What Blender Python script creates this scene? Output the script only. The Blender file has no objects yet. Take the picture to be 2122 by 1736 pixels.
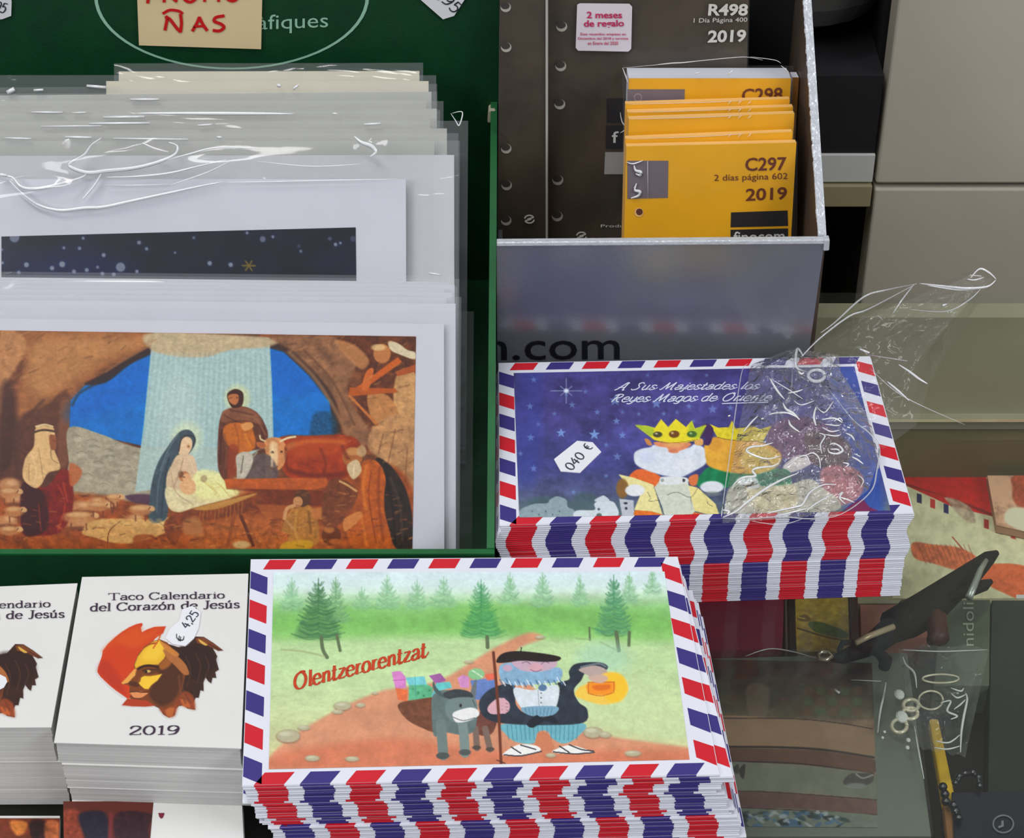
import bpy, math, random
import numpy as np
from mathutils import Vector

random.seed(7)
rng = np.random.RandomState(5)
SC = bpy.context.scene
COL = SC.collection

# ------------------------------------------------------------------ camera, world, lights, exposure
FPX, PITCH, CAMH = 4350.0, math.radians(38.0), 0.58
cam_d = bpy.data.cameras.new('camera')
cam_d.sensor_fit = 'HORIZONTAL'; cam_d.sensor_width = 36.0
cam_d.lens = FPX / 2122.0 * 36.0
cam_d.clip_start = 0.02; cam_d.clip_end = 30
cam = bpy.data.objects.new('camera', cam_d); COL.objects.link(cam)
cam.location = (0, 0, CAMH); cam.rotation_euler = (math.pi / 2 - PITCH, 0, 0)
SC.camera = cam

world = bpy.data.worlds.new('shop_air'); SC.world = world; world.use_nodes = True
wb = world.node_tree.nodes['Background']
wb.inputs[0].default_value = (0.80, 0.86, 1.0, 1); wb.inputs[1].default_value = 0.27

def area(name, loc, target, sx, sy, watts, col=(1, 1, 1)):
    L = bpy.data.lights.new(name, 'AREA'); L.shape = 'RECTANGLE'; L.size = sx; L.size_y = sy
    L.energy = watts; L.color = col
    o = bpy.data.objects.new(name, L); COL.objects.link(o); o.location = loc
    d = Vector(target) - Vector(loc); o.rotation_euler = d.to_track_quat('-Z', 'Y').to_euler()
    return o
area('ceiling_lamp', (-0.45, 0.15, 1.9), (-0.1, 0.65, 0), 1.2, 0.30, 13.5, (1.0, 0.985, 0.96))
area('ceiling_lamp', (-0.35, 1.05, 1.9), (-0.05, 0.75, 0), 1.2, 0.16, 8, (0.96, 0.98, 1.0))
area('side_fill', (-1.35, -0.55, 1.25), (0.0, 0.7, 0), 0.9, 0.6, 13, (0.97, 0.98, 1.0))  # both side lights are unseen fills, added to brighten upright faces
area('side_fill', (1.45, -0.35, 1.25), (0.1, 0.8, 0), 0.9, 0.6, 16, (0.97, 0.98, 1.0))

SC.view_settings.view_transform = 'Standard'; SC.view_settings.look = 'None'
SC.view_settings.gamma = 1.0; SC.view_settings.use_curve_mapping = False
SC.view_settings.exposure = -0.06
SC.cycles.transparent_max_bounces = 64
SC.cycles.max_bounces = 8

# ------------------------------------------------------------------ surveying: where a sight line meets a real plane
_F = np.array([0, math.cos(PITCH), -math.sin(PITCH)]); _U = np.array([0, math.sin(PITCH), math.cos(PITCH)])
_R = np.array([1.0, 0, 0]); _C = np.array([0, 0, CAMH])
def rays(px):
    px = np.atleast_2d(np.asarray(px, float))
    return _F + _R * ((px[:, :1] - 1061) / FPX) + _U * ((868 - px[:, 1:2]) / FPX)
def flat(z):                       # horizontal plane at height z
    def f(px, lift=0.0):
        d = rays(px); return _C + d * ((z + lift - CAMH) / d[:, 2:3])
    f.n = np.array([0, 0, 1.0]); return f
def upright(Y):                    # vertical plane facing the buyer
    def f(px, lift=0.0):
        d = rays(px); return _C + d * ((Y - lift) / d[:, 1:2])
    f.n = np.array([0, -1.0, 0]); return f
def leaning(Y0, deg):              # plane leaning back, standing at Y0 on z=0
    T = math.tan(math.radians(deg)); k = 1 / math.cos(math.radians(deg))
    def f(px, lift=0.0):
        d = rays(px); y0 = Y0 - lift * k
        return _C + d * ((y0 + CAMH * T) / (d[:, 1:2] - d[:, 2:3] * T))
    f.n = np.array([0, -math.cos(math.radians(deg)), math.sin(math.radians(deg))])
    f.Y0 = Y0; f.T = T; f.a = math.radians(deg); return f
def at(plane, u, v, lift=0.0):
    return plane([(u, v)], lift)[0]

# ------------------------------------------------------------------ materials
def s2l(c):
    c = np.asarray(c, float) / 255.0
    return np.where(c <= 0.04045, c / 12.92, ((c + 0.055) / 1.055) ** 2.4)
MATS = {}
def mat(name, rgb, rough=0.6, metal=0.0, spec=0.4, vary=0.08, scale=40.0, bump=0.0, bscale=300.0, k=1.0, coat=0.0, stretch=None):
    if name in MATS: return MATS[name]
    m = bpy.data.materials.new(name); m.use_nodes = True; nt = m.node_tree; N = nt.nodes; L = nt.links
    b = N['Principled BSDF']
    lin = np.clip(s2l(rgb) * k, 0, 0.95)
    tc = N.new('ShaderNodeTexCoord'); nz = N.new('ShaderNodeTexNoise'); nz.inputs['Scale'].default_value = scale
    nz.inputs['Detail'].default_value = 4
    src = tc.outputs['Object']
    if stretch:
        mp = N.new('ShaderNodeMapping'); mp.inputs['Scale'].default_value = stretch
        L.new(src, mp.inputs[0]); src = mp.outputs[0]
    L.new(src, nz.inputs['Vector'])
    r = N.new('ShaderNodeMapRange'); r.inputs[1].default_value = 0.3; r.inputs[2].default_value = 0.7
    r.inputs[3].default_value = 1 - vary; r.inputs[4].default_value = 1 + vary
    L.new(nz.outputs[0], r.inputs[0])
    mx = N.new('ShaderNodeVectorMath'); mx.operation = 'SCALE'; mx.inputs[0].default_value = tuple(lin)
    L.new(r.outputs[0], mx.inputs['Scale']); L.new(mx.outputs[0], b.inputs['Base Color'])
    b.inputs['Roughness'].default_value = rough; b.inputs['Metallic'].default_value = metal
    b.inputs['Specular IOR Level'].default_value = spec; b.inputs['Coat Weight'].default_value = coat
    b.inputs['Coat Roughness'].default_value = 0.15
    if bump:
        n2 = N.new('ShaderNodeTexNoise'); n2.inputs['Scale'].default_value = bscale; L.new(src, n2.inputs['Vector'])
        bp = N.new('ShaderNodeBump'); bp.inputs['Strength'].default_value = bump; bp.inputs['Distance'].default_value = 0.001
        L.new(n2.outputs[0], bp.inputs['Height']); L.new(bp.outputs[0], b.inputs['Normal'])
    MATS[name] = m; return m
def mat_print(name, rough=0.45, spec=0.4, k=1.0):   # ink on paper: colour comes from the sheet's own colour layer
    m = bpy.data.materials.new(name); m.use_nodes = True; nt = m.node_tree; b = nt.nodes['Principled BSDF']
    a = nt.nodes.new('ShaderNodeAttribute'); a.attribute_name = 'ink'
    nt.links.new(a.outputs['Color'], b.inputs['Base Color'])
    b.inputs['Roughness'].default_value = rough; b.inputs['Specular IOR Level'].default_value = spec
    return m
def mat_film(name, veil=0.05, rough=0.08, gloss=1.0, bump=0.0, bscale=60.0, tint=(1, 1, 1), veil_rgb=(0.9, 0.92, 0.95), stretch=(1, 1, 1)):
    m = bpy.data.materials.new(name); m.use_nodes = True; nt = m.node_tree; N = nt.nodes; L = nt.links
    N.remove(N['Principled BSDF']); out = N['Material Output']
    tr = N.new('ShaderNodeBsdfTransparent'); tr.inputs[0].default_value = (*tint, 1)
    gl = N.new('ShaderNodeBsdfGlossy'); gl.inputs['Roughness'].default_value = rough
    df = N.new('ShaderNodeBsdfDiffuse'); df.inputs[0].default_value = (*veil_rgb, 1)
    m1 = N.new('ShaderNodeMixShader'); m1.inputs[0].default_value = veil
    L.new(tr.outputs[0], m1.inputs[1]); L.new(df.outputs[0], m1.inputs[2])
    fr = N.new('ShaderNodeLayerWeight'); fr.inputs['Blend'].default_value = 0.5      # thin film: same reflectance from both sides
    pw = N.new('ShaderNodeMath'); pw.operation = 'POWER'; pw.inputs[1].default_value = 4.0; L.new(fr.outputs['Facing'], pw.inputs[0])
    ad = N.new('ShaderNodeMath'); ad.operation = 'MULTIPLY_ADD'; ad.inputs[1].default_value = 0.9; ad.inputs[2].default_value = 0.05; L.new(pw.outputs[0], ad.inputs[0])
    mu = N.new('ShaderNodeMath'); mu.operation = 'MULTIPLY'; mu.inputs[1].default_value = gloss; mu.use_clamp = True
    L.new(ad.outputs[0], mu.inputs[0])
    m2 = N.new('ShaderNodeMixShader'); L.new(mu.outputs[0], m2.inputs[0]); L.new(m1.outputs[0], m2.inputs[1]); L.new(gl.outputs[0], m2.inputs[2])
    L.new(m2.outputs[0], out.inputs[0])
    if bump:
        tc = N.new('ShaderNodeTexCoord'); mp = N.new('ShaderNodeMapping'); mp.inputs['Scale'].default_value = stretch
        L.new(tc.outputs['Object'], mp.inputs[0])
        nz = N.new('ShaderNodeTexNoise'); nz.inputs['Scale'].default_value = bscale; nz.inputs['Detail'].default_value = 3
        nz.inputs['Distortion'].default_value = 1.2
        L.new(mp.outputs[0], nz.inputs['Vector'])
        bp = N.new('ShaderNodeBump'); bp.inputs['Strength'].default_value = bump; bp.inputs['Distance'].default_value = 0.004
        L.new(nz.outputs[0], bp.inputs['Height'])
        for s in (gl, fr): L.new(bp.outputs[0], s.inputs['Normal'])
    return m

# ------------------------------------------------------------------ mesh and object helpers
def mesh_from(name, V, Fc, mats=(), midx=None, smooth=False):
    me = bpy.data.meshes.new(name); me.from_pydata([tuple(map(float, v)) for v in V], [], [tuple(f) for f in Fc])
    for m in mats: me.materials.append(m)
    if midx is not None: me.polygons.foreach_set('material_index', list(midx))
    if smooth: me.polygons.foreach_set('use_smooth', [True] * len(me.polygons))
    me.update(); return me
def link(name, me, parent=None):
    o = bpy.data.objects.new(name, me); COL.objects.link(o)
    if parent is not None:
        o.parent = parent
        o.matrix_parent_inverse = PINV.get(parent.name, parent.matrix_basis.inverted() if parent.parent is None else parent.matrix_basis.inverted())
    return o
PINV = {}
def thing(name, label, cat, loc=(0, 0, 0), group=None, kind=None):
    o = bpy.data.objects.new(name, None); COL.objects.link(o); o.location = loc; o.empty_display_size = 0.01
    o['label'] = label; o['category'] = cat
    if group: o['group'] = group
    if kind: o['kind'] = kind
    return o
def tag(o, label=None, cat=None, group=None, kind=None):
    if label: o['label'] = label
    if cat: o['category'] = cat
    if group: o['group'] = group
    if kind: o['kind'] = kind
    return o

def ordinal(n): return '%d%s' % (n, 'th' if 10 <= n % 100 <= 20 else {1: 'st', 2: 'nd', 3: 'rd'}.get(n % 10, 'th'))

class MB:
    def __init__(s): s.V = []; s.F = []; s.M = []
    def quad(s, a, b, c, d, m=0):
        i = len(s.V); s.V += [a, b, c, d]; s.F.append((i, i + 1, i + 2, i + 3)); s.M.append(m)
    def ngon(s, pts, m=0):
        i = len(s.V); s.V += list(pts); s.F.append(tuple(range(i, i + len(pts)))); s.M.append(m)
    def hexa(s, P, m=0):           # P: 4 bottom then 4 top, both counter-clockwise from above
        i = len(s.V); s.V += list(P)
        for f in ((3, 2, 1, 0), (4, 5, 6, 7), (0, 1, 5, 4), (1, 2, 6, 5), (2, 3, 7, 6), (3, 0, 4, 7)):
            s.F.append(tuple(i + k for k in f)); s.M.append(m)
    def box(s, x0, x1, y0, y1, z0, z1, m=0):
        s.hexa([(x0, y0, z0), (x1, y0, z0), (x1, y1, z0), (x0, y1, z0), (x0, y0, z1), (x1, y0, z1), (x1, y1, z1), (x0, y1, z1)], m)
    def slab(s, corners, vec, m=0):   # corners: 4 pts CCW seen from front; vec pushes the back face
        c = [np.array(p, float) for p in corners]; v = np.array(vec, float)
        s.hexa([p + v for p in c] + c, m)
    def build(s, name, mats, parent=None, smooth=False, bevel=0.0):
        if not isinstance(mats, (list, tuple)): mats = [mats]
        o = link(name, mesh_from(name, s.V, s.F, mats, s.M, smooth), parent)
        if bevel:
            b = o.modifiers.new('edge', 'BEVEL'); b.width = bevel; b.segments = 2; b.limit_method = 'ANGLE'
        return o

def catmull(pts, n=6, closed=False):
    p = [np.array(q, float) for q in pts]
    if len(p) < 3: return np.array(p)
    out = []; m = len(p)
    for i in range(m if closed else m - 1):
        a, b, c, d = (p[(i - 1) % m], p[i], p[(i + 1) % m], p[(i + 2) % m]) if closed else (p[max(i - 1, 0)], p[i], p[i + 1], p[min(i + 2, m - 1)])
        for k in range(n):
            t = k / n
            out.append(0.5 * (2 * b + (c - a) * t + (2 * a - 5 * b + 4 * c - d) * t * t + (3 * b - a - 3 * c + d) * t ** 3))
    if not closed: out.append(p[-1])
    return np.array(out)

def tube(pts, r, sides=6, taper=False):
    pts = [np.array(p, float) for p in pts]; n = len(pts); V = []; Fc = []
    up = np.array([0.13, 0.21, 0.97])
    for i, p in enumerate(pts):
        t = pts[min(i + 1, n - 1)] - pts[max(i - 1, 0)]; t = t / (np.linalg.norm(t) + 1e-12)
        a = np.cross(t, up); a /= (np.linalg.norm(a) + 1e-12); b = np.cross(a, t)
        rr = r[i] if hasattr(r, '__len__') else r
        if taper: rr *= 0.25 + 0.75 * math.sin(math.pi * (i + 0.3) / (n - 0.4))
        for k in range(sides):
            th = 2 * math.pi * k / sides; V.append(p + rr * (a * math.cos(th) + b * math.sin(th)))
    for i in range(n - 1):
        for k in range(sides):
            k2 = (k + 1) % sides; Fc.append((i * sides + k, i * sides + k2, (i + 1) * sides + k2, (i + 1) * sides + k))
    Fc.append(tuple(range(sides))[::-1]); Fc.append(tuple((n - 1) * sides + k for k in range(sides)))
    return V, Fc
def add_tube(mb, pts, r, m=0, sides=6, taper=False):
    V, Fc = tube(pts, r, sides, taper); i = len(mb.V); mb.V += V
    for f in Fc: mb.F.append(tuple(i + k for k in f)); mb.M.append(m)

def poly_on(name, plane, pts, m, parent=None, lift=0.0002, thick=0.0, smooth=False):
    """a thin cut-out (label, printed block) lying on a plane; pts are read off by sight lines"""
    if smooth: pts = catmull(pts, 5, True)
    P = plane(pts, lift); V = list(P); n = len(V); Fc = [tuple(range(n))]
    if thick:
        V += [p - plane.n * thick for p in P]
        Fc += [tuple(range(n, 2 * n))[::-1]] + [(i, (i + 1) % n, n + (i + 1) % n, n + i) for i in range(n)]
    nn = np.cross(P[1] - P[0], P[2] - P[1])
    me = mesh_from(name, V, Fc, [m]); return link(name, me, parent)

# ------------------------------------------------------------------ lettering
FONTCACHE = {}
def type_mesh(s, bold=0.0):
    key = (s, bold)
    if key in FONTCACHE: return FONTCACHE[key]
    c = bpy.data.curves.new('t', 'FONT'); c.body = s; c.size = 1; c.offset = bold; c.resolution_u = 3
    o = bpy.data.objects.new('t', c); COL.objects.link(o)
    dg = bpy.context.evaluated_depsgraph_get(); me = o.evaluated_get(dg).to_mesh()
    V = np.array([v.co[:] for v in me.vertices]); Fc = [tuple(p.vertices) for p in me.polygons]
    o.evaluated_get(dg).to_mesh_clear(); bpy.data.objects.remove(o); bpy.data.curves.remove(c)
    lo = V.min(0); hi = V.max(0); V = (V - lo) / np.maximum(hi - lo, 1e-9)
    FONTCACHE[key] = (V[:, :2], Fc); return FONTCACHE[key]
def type_on(name, s, plane, BL, BR, TL, m, parent, bold=0.0, lift=0.0003):
    V, Fc = type_mesh(s, bold); A = np.array(BL, float); X = np.array(BR, float) - A; Y = np.array(TL, float) - A
    px = A + V[:, :1] * X + V[:, 1:2] * Y
    return link(name, mesh_from(name, plane(px, lift), Fc, [m]), parent)

def ell(cx, cy, rx, ry, n=14, a0=0.0): return [(cx + rx * math.cos(a0 + 2 * math.pi * i / n), cy + ry * math.sin(a0 + 2 * math.pi * i / n)) for i in range(n + 1)]
# skeleton letters: advance, strokes, serifs (x-height .66, capitals 1)
GL = {
 'a': (.56, [[(.1, .54), (.26, .66), (.43, .54), (.43, 0)], [(.43, .4), (.18, .33), (.06, .17), (.18, 0), (.43, .13)]], [[(.42, .01), (.54, .01)]]),
 'b': (.58, [[(.14, 1), (.14, 0)], [(.14, .5), (.32, .66), (.5, .5), (.5, .16), (.32, 0), (.14, .14)]], [[(.03, 1), (.14, 1)]]),
 'c': (.52, [[(.46, .54), (.3, .66), (.11, .54), (.06, .33), (.12, .1), (.3, 0), (.47, .1)]], [[(.46, .54), (.43, .46)]]),
 'd': (.6, [[(.45, 1), (.45, 0)], [(.45, .52), (.3, .66), (.11, .54), (.06, .33), (.12, .1), (.28, 0), (.45, .14)]], [[(.34, 1), (.45, 1)], [(.45, .01), (.57, .01)]]),
 'e': (.54, [[(.08, .37), (.46, .37), (.42, .57), (.28, .66), (.11, .54), (.06, .33), (.13, .1), (.3, 0), (.48, .1)]], []),
 'g': (.56, [[(.44, .66), (.44, -.1), (.3, -.26), (.1, -.2)], [(.44, .5), (.28, .66), (.1, .54), (.06, .33), (.12, .1), (.28, 0), (.44, .14)]], []),
 'i': (.3, [[(.16, .64), (.16, 0)], [(.15, .86), (.17, .9)]], [[(.04, .01), (.28, .01)], [(.05, .64), (.16, .64)]]),
 'j': (.3, [[(.2, .64), (.18, -.14), (.02, -.24)], [(.2, .86), (.22, .9)]], []),
 'l': (.3, [[(.16, 1), (.16, 0)]], [[(.04, .01), (.28, .01)], [(.05, 1), (.16, 1)]]),
 'm': (.9, [[(.14, .64), (.14, 0)], [(.14, .48), (.28, .66), (.43, .56), (.44, 0)], [(.44, .48), (.6, .66), (.74, .56), (.75, 0)]], []),
 'n': (.62, [[(.15, .64), (.15, 0)], [(.15, .48), (.32, .66), (.46, .56), (.47, 0)]], [[(.04, .01), (.26, .01)], [(.37, .01), (.59, .01)], [(.04, .64), (.15, .64)]]),
 'o': (.56, [ell(.28, .33, .22, .33, 12)], []),
 'r': (.44, [[(.15, .64), (.15, 0)], [(.15, .42), (.24, .6), (.4, .62)]], [[(.04, .01), (.27, .01)], [(.04, .64), (.15, .64)]]),
 's': (.46, [[(.38, .55), (.24, .66), (.1, .56), (.14, .4), (.34, .27), (.38, .1), (.22, 0), (.06, .1)]], []),
 't': (.4, [[(.18, .88), (.16, .12), (.24, 0), (.36, .07)], [(.04, .62), (.34, .62)]], []),
 'u': (.6, [[(.13, .64), (.13, .14), (.25, 0), (.44, .14)], [(.44, .64), (.44, 0)]], [[(.03, .64), (.13, .64)], [(.34, .64), (.44, .64)], [(.44, .01), (.56, .01)]]),
 'y': (.54, [[(.1, .64), (.12, .2), (.26, .06), (.44, .2)], [(.46, .64), (.42, -.08), (.26, -.25), (.08, -.18)]], []),
 'z': (.5, [[(.08, .6), (.2, .62)], [(.08, .62), (.42, .62)], [(.42, .62), (.07, .02)], [(.07, .02), (.45, .02)]], [[(.08, .62), (.08, .5)], [(.45, .02), (.45, .14)]]),
 'A': (.8, [[(.08, 0), (.22, .2), (.5, .98), (.68, .9)], [(.6, .98), (.62, 0), (.74, .05)], [(.2, .34), (.66, .36)]], []),
 'C': (.78, [[(.7, .8), (.5, 1), (.24, .94), (.08, .68), (.07, .34), (.22, .06), (.46, 0), (.71, .2)]], [[(.7, 1), (.7, .74)]]),
 'J': (.46, [[(.3, 1), (.3, .2), (.2, -.04), (.04, .02)]], [[(.16, 1), (.45, 1)]]),
 'M': (1.05, [[(.06, .04), (.16, .1), (.32, .96)], [(.32, .96), (.46, .1)], [(.46, .1), (.78, .98)], [(.78, .98), (.82, .06), (.96, .06)]], []),
 'O': (.9, [ell(.44, .5, .34, .5, 16, 1.2), [(.36, .98), (.5, 1.06), (.66, 1.0), (.6, .86)]], []),
 'R': (.8, [[(.3, .98), (.18, 0)], [(.08, .84), (.3, 1), (.6, .92), (.58, .64), (.28, .5)], [(.34, .5), (.52, .1), (.74, .02)]], []),
 'S': (.7, [[(.62, .84), (.48, 1), (.28, .88), (.34, .62), (.5, .4), (.44, .1), (.2, 0), (.04, .14)]], []),
 'T': (.82, [[(.41, 1), (.41, 0)], [(.04, .99), (.78, .99)]], [[(.27, .01), (.55, .01)], [(.04, 1), (.04, .8)], [(.78, 1), (.78, .8)]]),
 '0': (.66, [ell(.33, .5, .25, .49, 14)], []), '1': (.5, [[(.27, 1), (.27, 0)], [(.12, .86), (.27, .97)]], [[(.12, .01), (.43, .01)]]),
 '2': (.64, [[(.08, .72), (.16, .93), (.34, 1), (.52, .86), (.48, .62), (.2, .24), (.06, .03)], [(.06, .03), (.56, .03)]], [[(.56, .03), (.58, .2)]]),
 '4': (.62, [[(.4, 1), (.06, .35)], [(.06, .35), (.56, .35)], [(.42, .7), (.4, 0)]], []),
 '5': (.6, [[(.5, .98), (.16, .98)], [(.16, .98), (.13, .58)], [(.13, .58), (.34, .64), (.5, .44), (.44, .12), (.24, 0), (.06, .1)]], []),
 '7': (.56, [[(.06, .97), (.5, .97)], [(.5, .97), (.2, 0)]], []),
 '9': (.64, [[(.54, .66), (.34, .42), (.1, .54), (.12, .88), (.32, 1), (.52, .86), (.54, .5), (.4, .1), (.1, 0)]], []),
 ',': (.22, [[(.12, .05), (.06, -.14)]], []), '.': (.22, [[(.1, .02), (.13, .05)]], []), ' ': (.36, [], []),
 'E': (.6, [[(.5, .98), (.2, .9), (.08, .5), (.2, .08), (.52, .04)], [(0, .62), (.44, .62)], [(0, .42), (.4, .42)]], []),   # euro sign
}
GL['ó'] = (GL['o'][0], GL['o'][1] + [[(.24, .78), (.38, .98)]], []); GL['ú'] = (GL['u'][0], GL['u'][1] + [[(.24, .78), (.38, .98)]], GL['u'][2])
def pen_on(name, s, plane, BL, BR, TL, m, parent, nib=.12, thin=.05, slant=0.0, serif=False, tight=1.0, lift=0.0003, join=False):
    """lettering written with a broad nib: thick where the stroke runs up and down, thin across"""
    tot = sum(GL[c][0] * tight for c in s); mb = MB()
    A = np.array(BL, float); X = (np.array(BR, float) - A) / tot; Y = np.array(TL, float) - A
    x = 0; asp = np.linalg.norm(X) / np.linalg.norm(Y)
    for ch in s:
        adv, st, se = GL[ch]
        paths = [(catmull(q, 4) if len(q) > 2 else np.array(q, float), nib, thin) for q in st]
        if serif: paths += [(np.array(q, float), nib * .3, thin) for q in se]
        if join and ch.islower(): paths.append((catmull([(adv * tight - .16, .06), (adv * tight, .1), (adv * tight + .12, .3)], 4), nib * .2, thin * .7))
        for q, nb, th in paths:
            q = q.copy(); q[:, 0] = q[:, 0] + x + q[:, 1] * slant
            w = []
            for i in range(len(q)):
                d = q[min(i + 1, len(q) - 1)] - q[max(i - 1, 0)]; d = d * np.array([asp, 1]); d /= (np.linalg.norm(d) + 1e-9)
                w.append((th + nb * abs(d[1])) / 2)
            e = q[0] - q[1]; q[0] += e / (np.linalg.norm(e) + 1e-9) * th * .3
            for i in range(len(q)):
                d = q[min(i + 1, len(q) - 1)] - q[max(i - 1, 0)]; d = d * np.array([asp, 1]); d /= (np.linalg.norm(d) + 1e-9)
                nrm = np.array([-d[1], d[0]]); nrm[0] /= asp
                l = q[i] + nrm * w[i]; r = q[i] - nrm * w[i]
                if i:
                    pts = [A + X * a[0] + Y * a[1] for a in (pl, pr, r, l)]
                    mb.quad(*[tuple(p) for p in plane(pts, lift + (len(mb.F) % 9) * 8e-6)])
                pl, pr = l, r
        x += adv * tight
    return mb.build(name, m, parent)

# ------------------------------------------------------------------ a painter for printed pictures (colour per sample of the printed sheet)
def vnoise(x, y, seed):
    """smooth value noise sampled at arrays x, y"""
    g = np.random.RandomState(seed).rand(64, 64); xi = np.floor(x).astype(int); yi = np.floor(y).astype(int)
    fx = x - xi; fy = y - yi; fx = fx * fx * (3 - 2 * fx); fy = fy * fy * (3 - 2 * fy)
    a = g[yi % 64, xi % 64]; b = g[yi % 64, (xi + 1) % 64]; c = g[(yi + 1) % 64, xi % 64]; d = g[(yi + 1) % 64, (xi + 1) % 64]
    return (a * (1 - fx) + b * fx) * (1 - fy) + (c * (1 - fx) + d * fx) * fy
def fbm(x, y, seed):
    """several octaves, each turned, so that no grid shows"""
    s = 0; a = 0; w = 1.0; f = 1.0
    for k in range(4):
        th = .7 + 1.3 * k; s = s + w * vnoise((x * math.cos(th) - y * math.sin(th)) * f + 13.7 * k + 100, (x * math.sin(th) + y * math.cos(th)) * f + 7.1 * k + 100, seed + k); a += w; w *= .62; f *= 2.1
    return s / a
class Paint:
    def __init__(s, quad, nx, ny, org, sc, base=None):
        s.q = [np.array(p, float) for p in quad]; s.nx = nx; s.ny = ny
        u = np.linspace(0, 1, nx)[None, :, None]; v = np.linspace(0, 1, ny)[:, None, None]
        tl, tr, br, bl = s.q
        s.px = ((tl * (1 - u) + tr * u) * (1 - v) + (bl * (1 - u) + br * u) * v).reshape(-1, 2)
        s.x = (s.px[:, 0] - org[0]) * sc; s.y = (s.px[:, 1] - org[1]) * sc
        s.c = np.zeros((nx * ny, 3)); s.m = np.zeros(nx * ny)
        if base is not None: s.c[:] = base; s.m[:] = 1
    def _put(s, idx, col, a):
        a = np.clip(a, 0, 1); col = np.asarray(col, float)
        s.c[idx] = s.c[idx] * (1 - a[:, None]) + col * a[:, None]; s.m[idx] = np.maximum(s.m[idx], a)
    def _box(s, x0, y0, x1, y1): return np.nonzero((s.x > x0) & (s.x < x1) & (s.y > y0) & (s.y < y1))[0]
    def poly(s, pts, col, a=1.0, soft=2.0, smooth=True, tex=0.0, ts=12.0):
        p = catmull(pts, 5, True) if smooth else np.array(pts, float)
        i = s._box(p[:, 0].min() - soft, p[:, 1].min() - soft, p[:, 0].max() + soft, p[:, 1].max() + soft)
        if len(i) == 0: return
        x = s.x[i]; y = s.y[i]; ins = np.zeros(len(i), bool); dmin = np.full(len(i), 1e9)
        for k in range(len(p)):
            x0, y0 = p[k]; x1, y1 = p[(k + 1) % len(p)]
            if y0 != y1:
                c = ((y0 > y) != (y1 > y)) & (x < (x1 - x0) * (y - y0) / (y1 - y0) + x0); ins ^= c
            dx, dy = x1 - x0, y1 - y0; L = dx * dx + dy * dy + 1e-9
            t = np.clip(((x - x0) * dx + (y - y0) * dy) / L, 0, 1)
            dmin = np.minimum(dmin, (x - x0 - t * dx) ** 2 + (y - y0 - t * dy) ** 2)
        d = np.sqrt(dmin) * np.where(ins, 1, -1); al = np.clip(.5 + d / soft / 1.0, 0, 1) * a
        c = np.asarray(col, float)
        if tex: c = c * (1 + tex * 1.15 * (fbm(x / ts / 1.6, y / ts / 1.6, 3)[:, None] * 2 - 1))
        s._put(i, c, al)
    def ell(s, cx, cy, rx, ry, col, a=1.0, soft=None, rot=0.0):
        r = max(rx, ry) * 1.6 + 3; i = s._box(cx - r, cy - r, cx + r, cy + r)
        if len(i) == 0: return
        th = math.radians(rot); dx = s.x[i] - cx; dy = s.y[i] - cy
        X = (dx * math.cos(th) + dy * math.sin(th)) / rx; Y = (-dx * math.sin(th) + dy * math.cos(th)) / ry
        d = np.sqrt(X * X + Y * Y); k = (soft if soft else 2.0) / min(rx, ry)
        s._put(i, col, np.clip(.5 + (1 - d) / k, 0, 1) * a)
    def line(s, pts, w, col, a=1.0, soft=1.5, smooth=True):
        p = catmull(pts, 5) if (smooth and len(pts) > 2) else np.array(pts, float)
        i = s._box(p[:, 0].min() - w - 3, p[:, 1].min() - w - 3, p[:, 0].max() + w + 3, p[:, 1].max() + w + 3)
        if len(i) == 0: return
        x = s.x[i]; y = s.y[i]; dm = np.full(len(i), 1e9)
        for k in range(len(p) - 1):
            x0, y0 = p[k]; x1, y1 = p[k + 1]; dx, dy = x1 - x0, y1 - y0; L = dx * dx + dy * dy + 1e-9
            t = np.clip(((x - x0) * dx + (y - y0) * dy) / L, 0, 1)
            dm = np.minimum(dm, (x - x0 - t * dx) ** 2 + (y - y0 - t * dy) ** 2)
        s._put(i, col, np.clip(.5 + (w / 2 - np.sqrt(dm)) / soft, 0, 1) * a)
    def vgrad(s, stops):           # stops: (y, colour)
        ys = [q[0] for q in stops]; cs = np.array([q[1] for q in stops], float)
        for k in range(3): s.c[:, k] = np.interp(s.y, ys, cs[:, k])
        s.m[:] = 1
    def rough(s, amp, sx, sy, seed=1, box=None):
        i = s._box(*box) if box else np.arange(len(s.x))
        n = (fbm(s.x[i] / sx * .8, s.y[i] / sy * .8, seed) - .5) * 1.9
        s.c[i] = np.clip(s.c[i] * (1 + amp * n[:, None]), 0, 255)
    def sheet(s, name, plane, m, parent=None, k=1.0, lift=0.0003, bend=None, contrast=1.0):
        P = plane(s.px, lift)
        if bend is not None: P = P + bend(s.px)
        nx, ny = s.nx, s.ny
        I = np.arange(nx * ny).reshape(ny, nx)
        q = np.stack([I[:-1, :-1], I[1:, :-1], I[1:, 1:], I[:-1, 1:]], -1).reshape(-1, 4)
        keep = s.m[q].max(1) > 0.02; q = q[keep]
        used = np.unique(q); remap = np.full(nx * ny, -1); remap[used] = np.arange(len(used)); q = remap[q]
        me = bpy.data.meshes.new(name); me.vertices.add(len(used)); me.vertices.foreach_set('co', P[used].astype(np.float32).ravel())
        me.loops.add(q.size); me.loops.foreach_set('vertex_index', q.astype(np.int32).ravel())
        me.polygons.add(len(q)); me.polygons.foreach_set('loop_start', np.arange(0, q.size, 4, dtype=np.int32))
        me.update(calc_edges=True)
        at_ = me.color_attributes.new('ink', 'FLOAT_COLOR', 'POINT')
        c = np.clip(s.c[used], 0, 255); c = np.clip(128 + (c - 128) * contrast, 3, 250)
        lin = np.clip(s2l(c) * k, 0, .92)
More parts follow.
